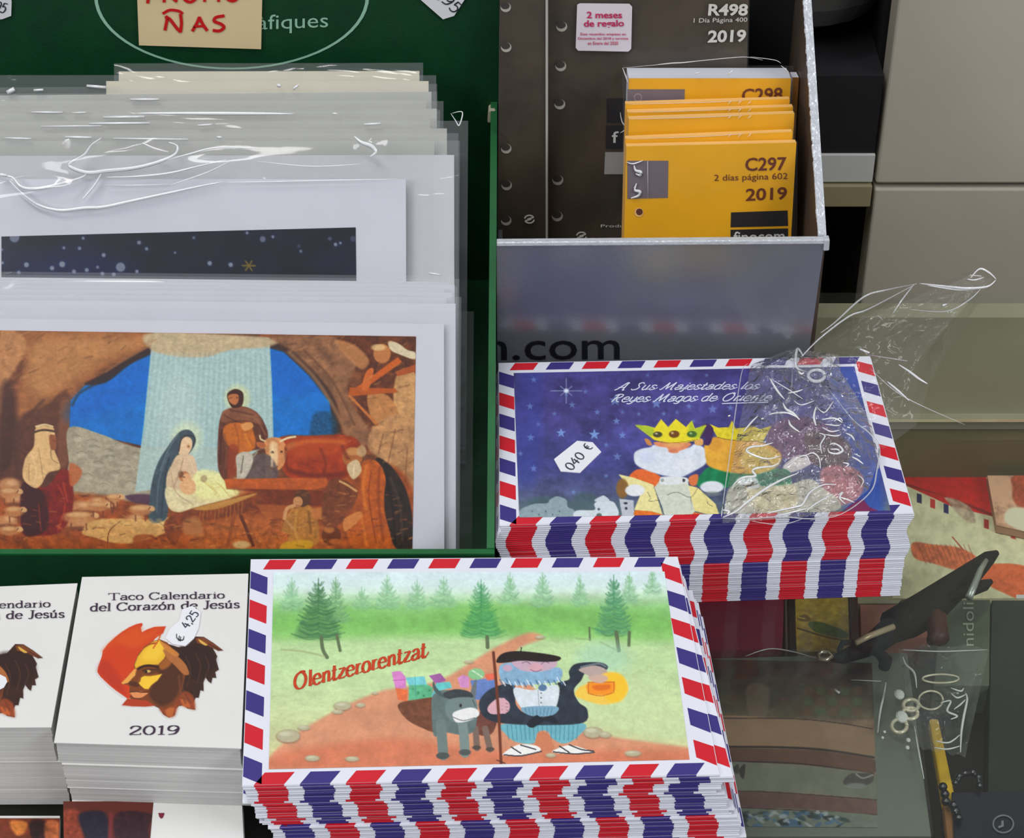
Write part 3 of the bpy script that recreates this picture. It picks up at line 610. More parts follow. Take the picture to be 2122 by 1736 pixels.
    W([(1030, 640), (1080, 592), (1170, 575), (1180, 660), (1230, 700), (1330, 700), (1360, 600), (1352, 570), (1400, 555), (1400, 520), (1430, 490), (1520, 484), (1560, 500), (1545, 520), (1480, 512), (1450, 560), (1420, 600), (1440, 650), (1475, 680), (1460, 735), (1300, 745), (1150, 740), (1070, 725), (1032, 690)], (40, 48, 60), 1, 4, tex=.25, ts=18)
    W([(1172, 590), (1250, 600), (1350, 580), (1352, 650), (1320, 680), (1230, 690), (1185, 650)], (206, 214, 220), 1, 3, tex=.06); S([(1272, 600), (1276, 680)], 3, (130, 140, 150), .7)
    for k in range(4): E(1284, 612 + k * 20, 3, 3, (50, 50, 60), .9, 2)
    W([(1205, 672), (1350, 668), (1330, 704), (1240, 706)], (116, 158, 180), 1, 3)
    for k in range(8): S([(1218 + k * 16, 675), (1224 + k * 14, 704)], 2.5, (60, 90, 116), .7)
    W([(1225, 740), (1262, 704), (1290, 716), (1330, 706), (1352, 738), (1300, 728), (1250, 756)], (28, 32, 42), 1, 3)
    W([(1440, 515), (1500, 498), (1550, 512), (1560, 545), (1500, 562), (1480, 540)], (176, 156, 148), 1, 4); S([(1450, 505), (1520, 490), (1552, 502)], 8, (110, 120, 124), .9)
    W([(1112, 500), (1160, 485), (1180, 500), (1240, 520), (1340, 505), (1372, 520), (1360, 560), (1300, 572), (1180, 580), (1120, 560)], (128, 166, 194), 1, 4, tex=.1, ts=10)
    W([(1170, 478), (1330, 470), (1346, 500), (1300, 520), (1240, 524), (1190, 512)], (190, 160, 176), 1, 4); E(1262, 505, 30, 16, (206, 156, 166), .9, 6); E(1145, 508, 20, 14, (196, 156, 176), .9, 4)
    for q in ([(1205, 488), (1222, 482), (1240, 492)], [(1285, 492), (1300, 482), (1318, 488)], [(1240, 515), (1262, 523), (1286, 515)]): S(q, 3, (90, 70, 96), .8)
    for k in range(22): x = 1112 + k * 12.5; y = 574 + 8 * math.sin(k * 1.9) + (-10 if k < 3 or k > 17 else 0); S([(x, y - 8), (x + 10, y + 9)], 5, (206, 220, 230) if k % 2 else (70, 106, 140), .9)
    E(1290, 590, 18, 14, (84, 116, 150), 1, 3)
    W([(1098, 484), (1120, 450), (1180, 438), (1280, 446), (1362, 462), (1350, 480), (1280, 482), (1200, 478), (1140, 486)], (36, 26, 26), 1, 3, tex=.2); S([(1200, 440), (1202, 424)], 5, (36, 26, 26), 1)
    W([(1070, 660), (1110, 632), (1150, 650), (1146, 690), (1085, 700), (1062, 685)], (206, 160, 170), 1, 3)
    for k in range(3): S([(1120, 652 + k * 14), (1146, 656 + k * 14)], 3, (120, 80, 96), .8)
    S([(1086, 444), (1100, 600), (1110, 740), (1118, 905)], 12, (104, 50, 34), 1, 3); S([(1100, 890), (1135, 904)], 5, (70, 40, 30), .9)
    S([(1128, 640), (1132, 690)], 16, (206, 160, 170), 1, 3)
    W([(1440, 590), (1480, 570), (1560, 525), (1620, 545), (1645, 600), (1600, 645), (1540, 660), (1460, 640), (1425, 620)], (236, 190, 70), .95, 9)
    E(1590, 590, 52, 62, (246, 186, 40), .9, 12); W([(1480, 572), (1585, 568), (1580, 612), (1520, 620), (1480, 610)], (240, 140, 30), .95, 6); W([(1500, 580), (1570, 578), (1560, 598), (1510, 600)], (206, 90, 26), .7, 8)
    for q in ([(1478, 568), (1590, 566)], [(1480, 570), (1480, 612)], [(1586, 566), (1586, 612)], [(1480, 614), (1530, 624), (1580, 612)]): S(q, 3.5, (180, 84, 30), .8)
    W([(1480, 545), (1530, 535), (1562, 548), (1540, 570), (1500, 566)], (196, 164, 150), .95, 4)
    P.rough(.05, 7, 5, 33)
    return P

def paint_kings():
    P = Paint([(1064.5, 772.7), (1770.6, 759), (1845.8, 1058), (1076, 1072)], 480, 210, (1250, 750), 3.2646, (50, 50, 110))
    W, S, E = P.poly, P.line, P.ell
    P.vgrad([(30, (62, 56, 118)), (300, (68, 62, 124)), (700, (62, 64, 124)), (900, (72, 80, 114)), (1060, (92, 112, 110))])
    P.rough(.35, 120, 90, 5); P.rough(.14, 30, 26, 7)
    W([(1500, 40), (1720, 40), (1800, 420), (1900, 1010), (1640, 1010), (1700, 700), (1560, 260)], (40, 74, 164), .75, 60, tex=.15, ts=60)
    W([(-600, 760), (-560, 30), (-420, 30), (-440, 760)], (54, 66, 150), .5, 70)
    def star(x, y, r, a=.6, c=(120, 156, 214)):
        p = [(x + (r if k % 2 == 0 else r * .4) * math.cos(-1.57 + k * math.pi / 5), y + (r if k % 2 == 0 else r * .4) * math.sin(-1.57 + k * math.pi / 5)) for k in range(10)]
        W(p, c, a, 4, smooth=False)
    for (x, y, r, a) in [(80, 260, 40, .6), (360, 280, 38, .6), (-285, 480, 34, .8), (-60, 490, 40, .85), (-490, 510, 28, .5), (-495, 300, 26, .5), (-470, 120, 22, .5), (-210, 290, 26, .5), (-120, 200, 20, .4), (90, 400, 26, .6), (130, 495, 28, .6), (95, 640, 30, .5), (-470, 720, 26, .5), (-560, 620, 20, .5),
                           (740, 320, 34, .5), (860, 310, 24, .5), (580, 300, 22, .5), (240, 350, 18, .5), (410, 350, 18, .5), (20, 560, 20, .5), (-130, 560, 18, .5), (-200, 880, 20, .5), (20, 770, 18, .5), (-330, 350, 20, .4), (1480, 90, 26, .4), (1560, 240, 20, .4), (-40, 340, 22, .5), (130, 340, 18, .4), (500, 340, 18, .4), (610, 400, 18, .4), (-440, 420, 18, .4), (1600, 90, 16, .4), (300, 90, 16, .4), (700, 90, 18, .4), (-250, 220, 16, .4)]: star(x, y, r, a)
    for a in range(8): th = a * math.pi / 4; r = 105 if a % 2 == 0 else 55; S([(-250, 195), (-250 + r * math.cos(th), 195 + r * .8 * math.sin(th))], 5, (176, 196, 226), .6, 5)
    E(-250, 195, 16, 14, (220, 230, 244), .9, 12)
    # town
    E(-380, 960, 150, 50, (62, 88, 92), .8, 30); E(-120, 930, 80, 50, (60, 84, 84), .6, 24); E(-90, 990, 300, 50, (74, 96, 104), .7, 30)
    W([(-560, 1000), (-470, 960), (-380, 955), (-360, 930), (-310, 908), (-250, 932), (-240, 980), (-200, 1000), (-200, 1052), (-560, 1052)], (134, 152, 160), 1, 5, tex=.08)
    W([(-180, 1005), (-60, 1000), (-60, 960), (-20, 930), (30, 935), (82, 960), (85, 1050), (-180, 1052)], (196, 206, 212), 1, 5); W([(-60, 940), (-20, 910), (10, 905), (40, 940)], (186, 196, 204), 1, 4)
    W([(108, 925), (205, 935), (210, 1050), (130, 1052)], (176, 182, 190), 1, 4, smooth=False); E(152, 955, 14, 8, (50, 48, 60), 1, 3); E(155, 990, 9, 10, (50, 48, 60), 1, 3); E(-30, 995, 9, 9, (70, 90, 100), 1, 3); E(-28, 1040, 20, 18, (90, 100, 96), 1, 4)
    for k in range(5): E(-480 + k * 46, 1010 + (k % 2) * 22, 5, 6, (60, 80, 90), .8, 3)
    W([(-540, 1062), (230, 1046), (240, 1056), (-540, 1075)], (90, 50, 40), .7, 4, smooth=False)
    # third king, under the bag
    W([(1110, 480), (1180, 400), (1330, 370), (1500, 420), (1600, 520), (1560, 640), (1400, 690), (1200, 640), (1120, 560)], (110, 64, 100), .85, 26, tex=.2, ts=26)
    W([(1380, 470), (1600, 500), (1680, 600), (1620, 700), (1450, 700), (1380, 620)], (84, 60, 60), .9, 20, tex=.4, ts=16)
    W([(1480, 720), (1640, 700), (1750, 760), (1760, 860), (1680, 950), (1540, 960), (1480, 850)], (184, 110, 112), .9, 18, tex=.2, ts=20)
    W([(1220, 700), (1340, 625), (1400, 690), (1260, 750)], (214, 206, 200), .95, 8)
    W([(1630, 1020), (1740, 930), (1800, 980), (1850, 1010)], (130, 26, 60), .8, 10)
    # second king
    W([(640, 840), (660, 760), (740, 705), (900, 740), (1200, 720), (1260, 760), (1240, 850), (900, 850), (760, 850)], (20, 120, 74), 1, 5, tex=.15, ts=20)
    W([(680, 600), (700, 545), (780, 505), (1000, 530), (1120, 560), (1200, 620), (1190, 690), (1080, 750), (920, 755), (780, 730), (700, 690)], (214, 158, 54), 1, 12, tex=.1, ts=24)
    E(1060, 660, 130, 90, (206, 190, 96), .7, 50); E(760, 560, 50, 50, (206, 140, 50), .6, 20)
    W([(722, 420), (780, 445), (850, 440), (872, 395), (895, 450), (960, 440), (1010, 430), (1060, 455), (1140, 430), (1100, 500), (1080, 540), (950, 535), (850, 525), (770, 505)], (214, 196, 40), 1, 4, smooth=False, tex=.1)
    W([(960, 450), (1010, 440), (1060, 470), (1070, 530), (960, 530)], (206, 180, 60), .6, 16)
    S([(770, 508), (860, 526), (1000, 536), (1090, 528)], 4, (96, 66, 30), .8)
    W([(655, 470), (670, 430), (710, 418), (745, 450), (742, 500), (720, 560), (680, 555), (690, 510), (660, 500)], (62, 38, 84), 1, 4)
    # first king
    W([(185, 760), (240, 725), (330, 740), (400, 790), (400, 850), (300, 830), (180, 800)], (216, 100, 44), 1, 5, tex=.1); W([(580, 780), (640, 760), (630, 830), (590, 830)], (206, 110, 60), 1, 5)
    W([(210, 620), (250, 590), (320, 575), (360, 560), (560, 580), (620, 555), (680, 580), (690, 640), (690, 690), (600, 745), (520, 780), (430, 772), (300, 735), (220, 690)], (206, 212, 222), 1, 10, tex=.05, ts=18)
    E(300, 640, 60, 40, (190, 202, 226), .6, 30); E(560, 690, 70, 40, (222, 222, 224), .6, 30)
    W([(280, 520), (310, 525), (330, 560), (300, 560)], (196, 130, 70), 1, 5); W([(620, 525), (670, 520), (672, 560), (625, 560)], (214, 160, 90), 1, 5)
    W([(355, 540), (580, 545), (570, 580), (520, 600), (500, 615), (450, 612), (430, 580), (370, 570)], (214, 132, 92), 1, 5, tex=.06); E(478, 560, 60, 18, (226, 170, 96), .7, 14); E(470, 600, 30, 12, (196, 116, 84), .8, 8)
    W([(218, 428), (290, 430), (350, 445), (392, 386), (440, 440), (492, 384), (560, 440), (600, 395), (620, 450), (700, 425), (660, 490), (650, 525), (560, 545), (450, 545), (350, 530), (310, 500)], (222, 206, 40), 1, 4, smooth=False)
    W([(218, 428), (290, 432), (340, 450), (330, 500), (300, 490)], (150, 180, 50), .8, 12); W([(580, 440), (600, 400), (620, 450), (690, 428), (650, 510), (580, 500)], (150, 180, 40), .7, 14)
    E(368, 490, 32, 20, (70, 70, 40), 1, 5); E(480, 488, 36, 25, (110, 66, 20), 1, 5); E(600, 488, 34, 22, (66, 100, 40), 1, 5)
    E(360, 484, 9, 6, (200, 200, 170), .8, 4); E(468, 480, 9, 7, (214, 196, 140), .8, 4); E(592, 482, 9, 6, (180, 206, 150), .8, 4)
    S([(320, 520), (450, 548), (640, 524)], 4, (110, 90, 30), .8)
    # robes and scrolls
    W([(215, 1005), (330, 1010), (440, 1055), (240, 1062)], (214, 106, 34), 1, 5, tex=.12); W([(600, 1015), (770, 1050), (740, 1058), (610, 1060)], (214, 100, 40), 1, 5, tex=.1)
    W([(105, 760), (200, 780), (340, 830), (400, 1030), (330, 1010), (210, 1000), (250, 900), (160, 830)], (220, 210, 146), 1, 4, smooth=False, tex=.05)
    W([(560, 830), (640, 850), (760, 960), (790, 1050), (650, 1015), (590, 1000), (540, 900)], (220, 206, 136), 1, 4, smooth=False, tex=.05)
    W([(345, 850), (400, 780), (570, 785), (590, 900), (620, 1010), (600, 1030), (415, 1040), (400, 980)], (196, 200, 184), 1, 4, smooth=False, tex=.05)
    W([(385, 785), (430, 775), (560, 782), (560, 820), (400, 830)], (210, 214, 214), 1, 4)
    E(130, 855, 42, 66, (132, 92, 44), .95, 12); E(215, 868, 66, 40, (216, 218, 220), 1, 8); E(736, 845, 80, 40, (210, 214, 220), 1, 8); E(740, 890, 60, 16, (120, 130, 120), .6, 10)
    for q in ([(345, 850), (400, 1000), (415, 1040)], [(430, 900), (500, 880), (590, 915), (640, 850)], [(300, 880), (320, 920), (310, 940), (380, 935)], [(590, 915), (600, 1000)], [(700, 930), (710, 960), (740, 975)], [(470, 1050), (520, 1040), (600, 1050)]): S(q, 4, (70, 76, 66), .8)
    E(545, 800, 10, 12, (50, 50, 56), 1, 3); E(400, 800, 12, 12, (140, 150, 150), .9, 4)
    W([(820, 1010), (850, 860), (960, 800), (1060, 830), (1250, 830), (1400, 790), (1500, 860), (1600, 940), (1560, 1010), (1200, 1035), (820, 1055)], (186, 184, 166), .95, 8, tex=.12, ts=26)
    W([(970, 860), (1100, 850), (1300, 830), (1280, 1000), (1040, 1010)], (210, 196, 150), .7, 26); W([(900, 800), (960, 770), (1040, 790), (1050, 850), (960, 850)], (206, 210, 210), .9, 6)
    E(1012, 822, 9, 11, (60, 60, 70), 1, 3); S([(960, 860), (1000, 940), (1040, 1030)], 4, (90, 90, 76), .8); S([(990, 930), (1100, 1000), (1300, 990)], 4, (110, 110, 90), .6)
    W([(1050, 770), (1120, 740), (1260, 740), (1240, 810), (1080, 840)], (30, 110, 84), .9, 8)
    P.rough(.07, 14, 10, 41)
    return P

def paint_head(org, nm):
    x0, y0 = org
    P = Paint([(195 + x0, 1283 + y0), (468 + x0, 1283 + y0), (468 + x0, 1494 + y0), (195 + x0, 1494 + y0)], 260, 200, (x0, 1140 + y0), 2.9125)
    P.c[:] = (222, 221, 218)
    W, S, E = P.poly, P.line, P.ell
    W([(588, 735), (592, 705), (604, 670), (614, 640), (620, 606), (650, 566), (690, 528), (735, 492), (780, 464), (820, 446), (856, 438), (862, 450), (850, 468), (856, 494), (890, 476), (930, 462), (1002, 458), (985, 500), (940, 530), (880, 600), (840, 700), (800, 800), (796, 892), (770, 896), (735, 870), (700, 846), (665, 818), (635, 790), (608, 764)], (206, 62, 24), 1, 3, smooth=False)
    W([(622, 605), (700, 530), (800, 470), (850, 470), (860, 500), (960, 470), (900, 545), (800, 590), (700, 560)], (214, 86, 26), .7, 40)
    W([(595, 700), (640, 660), (720, 760), (760, 870), (700, 840), (600, 745)], (176, 44, 26), .6, 30)
    # back hair, broken into tufts
    W([(1000, 560), (1080, 585), (1130, 575), (1180, 520), (1230, 522), (1290, 560), (1348, 604), (1318, 608), (1285, 592), (1312, 640), (1304, 660), (1322, 720), (1300, 735), (1306, 770), (1283, 770), (1275, 804), (1256, 790), (1240, 765), (1228, 800), (1230, 850), (1210, 845), (1200, 890), (1182, 890), (1165, 925), (1180, 962), (1130, 955), (1110, 935), (1080, 940), (1060, 960), (1055, 995), (1020, 1010), (985, 990), (965, 955), (930, 938), (900, 930), (940, 700)], (58, 32, 24), 1, 3, smooth=False, tex=.18, ts=26)
    W([(1080, 590), (1180, 570), (1280, 600), (1300, 700), (1220, 780), (1140, 740)], (44, 26, 22), .8, 30)
    W([(1180, 530), (1230, 525), (1300, 570), (1345, 602), (1310, 604), (1250, 572), (1190, 560)], (120, 62, 30), 1, 4, smooth=False); W([(1198, 536), (1222, 548), (1252, 570), (1236, 574), (1208, 556)], (222, 176, 76), .95, 4)
    S([(1262, 566), (1330, 602)], 8, (74, 36, 30), .9, 3)
    W([(1060, 900), (1110, 850), (1165, 880), (1178, 958), (1130, 950), (1080, 938), (1056, 996), (1020, 1008), (985, 988), (960, 950), (1010, 930)], (150, 66, 32), .9, 14, tex=.15, ts=20)
    W([(1090, 900), (1130, 910), (1150, 950), (1110, 940)], (206, 104, 50), .7, 10); W([(1000, 960), (1050, 950), (1040, 1000), (1010, 1000)], (206, 110, 50), .7, 12)
    for q in ([(1120, 640), (1150, 720), (1130, 820)], [(1180, 620), (1210, 700), (1190, 800)], [(1240, 640), (1262, 700), (1240, 760)], [(1090, 780), (1110, 850), (1150, 920)]): S(q, 7, (92, 52, 34), .6, 5)
    # neck and jaw in shadow, then the lit planes of the face
    W([(962, 536), (1010, 556), (1060, 620), (1130, 700), (1100, 840), (1050, 930), (1000, 960), (930, 936), (905, 925), (880, 912), (790, 905), (783, 884), (792, 864), (780, 848), (784, 825), (770, 812), (735, 808), (732, 800), (764, 768), (800, 728), (812, 716), (808, 690), (835, 625), (880, 575), (920, 548)], (122, 62, 26), 1, 3, smooth=False)
    W([(940, 720), (1010, 640), (1090, 700), (1100, 800), (1050, 900), (980, 940), (920, 905), (900, 860), (930, 800), (975, 752)], (76, 40, 24), .95, 20, tex=.08)
    W([(960, 540), (915, 555), (870, 590), (832, 640), (812, 692), (818, 714), (842, 700), (880, 690), (955, 690), (990, 655), (1010, 610), (990, 565)], (230, 178, 44), 1, 8, smooth=False)
    W([(900, 580), (950, 550), (985, 575), (980, 620), (940, 660), (880, 660), (860, 640)], (244, 200, 60), .7, 26)
    W([(985, 560), (1030, 590), (1050, 640), (1020, 700), (975, 720), (960, 690), (1000, 640)], (170, 96, 36), .85, 14)
    W([(835, 775), (872, 758), (930, 756), (978, 746), (950, 786), (915, 812), (895, 838), (872, 836), (848, 815), (832, 795)], (242, 194, 54), 1, 6, smooth=False)
    W([(812, 714), (832, 722), (824, 748), (800, 770), (772, 800), (740, 808), (732, 800), (764, 768), (798, 730)], (232, 160, 74), 1, 4, smooth=False)
    W([(775, 802), (800, 790), (832, 800), (838, 822), (800, 820)], (84, 40, 22), 1, 4); W([(822, 725), (846, 716), (850, 780), (832, 800), (818, 770)], (120, 58, 24), .9, 7)
    W([(735, 935), (768, 895), (830, 900), (890, 908), (935, 938), (880, 944), (800, 942)], (176, 58, 26), 1, 4, smooth=False)
    W([(785, 856), (830, 850), (892, 858), (880, 872), (850, 890), (812, 890), (795, 874)], (222, 140, 84), 1, 4); S([(783, 856), (825, 852), (850, 856), (892, 856)], 6, (70, 30, 22), .95); S([(810, 893), (850, 896)], 6, (90, 40, 24), .8, 4)
    S([(836, 716), (865, 700), (905, 696), (952, 704)], 14, (54, 28, 20), 1, 4); W([(858, 728), (895, 716), (940, 724), (935, 742), (890, 746)], (96, 54, 26), 1, 4); E(893, 730, 16, 8, (214, 170, 96), 1, 4); E(882, 732, 8, 8, (34, 22, 18), 1, 3); S([(858, 726), (895, 716), (942, 722)], 5, (40, 22, 18), .9); S([(860, 752), (905, 758), (945, 744)], 5, (150, 84, 28), .8, 4)
    W([(985, 600), (1045, 625), (1110, 675), (1142, 742), (1110, 750), (1060, 700), (1010, 650)], (176, 106, 54), .95, 6); W([(965, 548), (1030, 585), (1080, 625), (1060, 640), (1000, 600)], (204, 128, 54), .9, 6)
    S([(866, 588), (905, 566), (945, 560)], 10, (160, 70, 30), .95, 4); S([(925, 590), (952, 548), (968, 512)], 9, (206, 92, 36), .95, 4); S([(940, 515), (970, 510)], 7, (206, 92, 36), .9, 4)
    S([(1080, 760), (1090, 850), (1120, 920)], 12, (120, 66, 38), .7, 9)
    return P

def paint_starry():
    P = Paint([(3, 490), (737, 471), (739, 640), (3, 650)], 430, 90, (0, 0), 2.002, (12, 16, 44))
    P.vgrad([(940, (16, 16, 44)), (1100, (14, 22, 60)), (1300, (8, 24, 70))]); P.rough(.7, 90, 50, 5)
    P.ell(250, 1110, 230, 70, (14, 30, 120), .7, 80)
    rr = np.random.RandomState(11)
    for (x, y, r, a) in [(60, 985, 20, .8), (345, 988, 6, .9), (265, 1028, 6, .9), (330, 1030, 7, .9), (577, 1006, 8, .9), (608, 1032, 7, .9), (430, 1058, 8, 1), (110, 1098, 10, 1), (216, 1112, 9, 1), (258, 1096, 12, 1), (307, 1126, 8, 1), (360, 1120, 8, 1), (405, 1108, 6, .9), (500, 1108, 19, .9), (425, 1135, 8, 1), (472, 1138, 8, 1), (568, 1126, 7, 1), (726, 1048, 5, .8), (804, 986, 6, .7),
                         (1025, 966, 6, .9), (1090, 992, 12, .7), (1132, 982, 6, .9), (870, 1092, 9, 1), (957, 1098, 9, 1), (1248, 1042, 6, .8), (1392, 1014, 7, 1), (1412, 1008, 5, 1), (1368, 990, 8, .5), (1240, 1020, 7, .4), (1465, 990, 12, .4), (78, 1130, 8, .9), (10, 1090, 6, 1), (8, 1035, 5, .9)]:
        P.ell(x, y, r + 6, r + 6, (40, 90, 190), a * .35, 10); P.ell(x, y, r, r, (206, 218, 240), a, 4)
    for k in range(6): th = k * math.pi / 3; P.line([(1032, 1102), (1032 + 26 * math.cos(th), 1102 + 22 * math.sin(th))], 6, (190, 160, 40), 1, 3)
    return P

def paint_castle():
    P = Paint([(1850, 975), (2046, 975), (2200, 1240), (1850, 1240)], 240, 190, (1660, 560), 2.552, (170, 166, 140))
    W, S = P.poly, P.line
    P.c[:] = (186, 180, 146); P.rough(.14, 30, 30, 3)
    W([(500, 1060), (975, 1060), (1010, 1300), (800, 1250), (560, 1140), (500, 1130)], (176, 20, 16), 1, 3, smooth=False, tex=.12)
    W([(520, 1130), (740, 1190), (1300, 1420), (1300, 1400), (900, 1240), (540, 1120)], (120, 20, 18), 1, 3, smooth=False)
    for k, c in enumerate([(30, 34, 70), (176, 40, 34), (30, 34, 80), (0, 0, 0), (0, 0, 0), (150, 30, 30), (40, 50, 100), (160, 50, 40), (170, 160, 150), (40, 50, 100)]):
        if sum(c) == 0: continue
        x = 612 + k * 71; y = 1178 + k * 27; W([(x, y), (x + 26, y + 8), (x + 26, y + 56), (x, y + 48)], c, 1, 3, smooth=False)
    W([(760, 1200), (830, 1215), (900, 1260), (925, 1330), (880, 1330), (830, 1290), (780, 1230)], (150, 130, 110), .9, 10, tex=.3)
    W([(590, 1440), (700, 1450), (830, 1465), (930, 1520), (900, 1600), (800, 1580), (700, 1550), (600, 1520)], (176, 84, 50), .95, 8, tex=.3, ts=14)
    W([(940, 1560), (1200, 1570), (1200, 1740), (1060, 1700), (960, 1640)], (190, 80, 40), .95, 8, tex=.2)
    for k in range(12): S([(620 + k * 24, 1450), (660 + k * 24, 1550)], 4, (120, 50, 34), .6, 3)
    S([(800, 1410), (860, 1480)], 7, (150, 60, 40), .9, 3)
    return P

def paint_plush():
    P = Paint([(2046, 985), (2160, 985), (2230, 1125), (2065, 1088)], 90, 70, (1660, 560), 2.552, (176, 140, 110))
    P.c[:] = (186, 140, 112); P.rough(.3, 26, 20, 7)
    P.poly([(1110, 1100), (1200, 1080), (1200, 1240), (1130, 1230)], (150, 60, 36), .9, 12, tex=.3)
    P.poly([(980, 1080), (1100, 1100), (1110, 1200), (1010, 1220)], (196, 150, 120), .8, 12)
    P.poly([(1100, 1260), (1200, 1270), (1200, 1380), (1080, 1330)], (206, 196, 170), .9, 12)
    P.line([(970, 1075), (1015, 1290)], 9, (206, 90, 50), 1, 4, False)
    return P

def paint_notebook():
    P = Paint([(1440, 1365), (1807, 1373), (1819, 1714), (1520, 1712)], 280, 250, (1400, 1140), 2.913, (70, 50, 40))
    W, S, E = P.poly, P.line, P.ell
    P.vgrad([(640, (70, 46, 36)), (760, (66, 50, 38)), (900, (70, 62, 46)), (1010, (96, 84, 66)), (1030, (128, 104, 84)), (1700, (110, 108, 96))]); P.rough(.35, 60, 40, 3)
    for k in range(40): E(260 + (k * 83) % 800, 680 + (k * 47) % 300, 40, 24, (96, 42, 30) if k % 3 == 0 else (62, 62, 44), .4, 26)
    for i in range(5):
        for j in range(3): E(800 + i * 74, 850 + j * 62, 30, 24, (74, 96, 56) if (i + j) % 2 else (104, 70, 46), .65, 12)
    W([(430, 820), (560, 830), (545, 1010), (450, 1010)], (120, 100, 84), .6, 14)
    W([(150, 1010), (700, 1012), (1000, 1045), (1190, 1080), (1195, 1230), (900, 1196), (600, 1182), (150, 1182)], (140, 112, 90), 1, 5, tex=.06, ts=50)
    S([(150, 1014), (700, 1016), (1000, 1045), (1190, 1078)], 7, (60, 44, 40), .9); S([(150, 1186), (600, 1188), (900, 1205), (1196, 1250)], 13, (40, 26, 26), .95, 4)
    W([(150, 1196), (600, 1198), (900, 1214), (1196, 1262), (1196, 1345), (900, 1300), (600, 1278), (150, 1272)], (96, 66, 54), 1, 4, tex=.1, ts=20); S([(150, 1275), (600, 1280), (900, 1304), (1196, 1350)], 9, (44, 24, 26), .95, 4)
    W([(150, 1284), (600, 1288), (900, 1312), (1210, 1360), (1216, 1505), (900, 1470), (600, 1455), (150, 1445)], (112, 112, 100), 1, 4, tex=.1, ts=60)
    W([(1010, 1400), (1050, 1352), (1110, 1345), (1190, 1352), (1185, 1400), (1110, 1430), (1050, 1425)], (66, 62, 62), .95, 6, tex=.2); S([(1090, 1350), (1130, 1375), (1190, 1355)], 10, (150, 150, 144), .8, 5); E(1090, 1420, 60, 16, (128, 130, 124), .8, 8)
    W([(420, 1290), (410, 1380), (380, 1330)], (50, 48, 46), .9, 5); W([(380, 1290), (375, 1350), (340, 1320)], (60, 56, 54), .9, 5)
    W([(150, 1450), (600, 1462), (900, 1480), (1214, 1508), (1216, 1592), (900, 1570), (600, 1556), (150, 1546)], (98, 70, 66), 1, 4, tex=.12, ts=24)
    S([(150, 1447), (600, 1459), (1214, 1506)], 5, (52, 30, 34), .9); S([(150, 1550), (600, 1562), (1216, 1596)], 6, (52, 30, 34), .9)
    W([(150, 1556), (600, 1568), (1216, 1600), (1216, 1700), (150, 1700)], (104, 110, 100), 1, 4, tex=.1)
    rr = np.random.RandomState(4)
    for k in range(70): E(rr.uniform(370, 1040), rr.uniform(1580, 1665), rr.uniform(10, 36), rr.uniform(6, 16), [(40, 62, 66), (70, 100, 130), (150, 156, 160), (30, 40, 40), (60, 90, 120)][k % 5], .8, 6, rr.uniform(-40, 40))
    return P

# ================================================================== the setting
M_beige = mat('beige_laminate', (168, 162, 148), .45, vary=.06, scale=9, k=1.35)
M_floor = mat('floor_stone', (120, 116, 108), .5, vary=.1, scale=5)
M_wallp = mat('wall_paint', (190, 186, 176), .7, vary=.04, scale=3)
def room():
    mb = MB(); mb.box(-2.2, 2.2, -1.6, 2.0, -1.0, -0.95); o = mb.build('floor', M_floor); tag(o, kind='structure')
    mb = MB(); mb.box(-2.2, 2.2, 2.0, 2.06, -1.0, 2.2); o = mb.build('wall_back', M_wallp); tag(o, kind='structure')
    mb = MB(); mb.box(-2.26, -2.2, -1.6, 2.06, -1.0, 2.2); o = mb.build('wall_left', M_wallp); tag(o, kind='structure')
    mb = MB(); mb.box(2.2, 2.26, -1.6, 2.06, -1.0, 2.2); o = mb.build('wall_right', M_wallp); tag(o, kind='structure')
room()

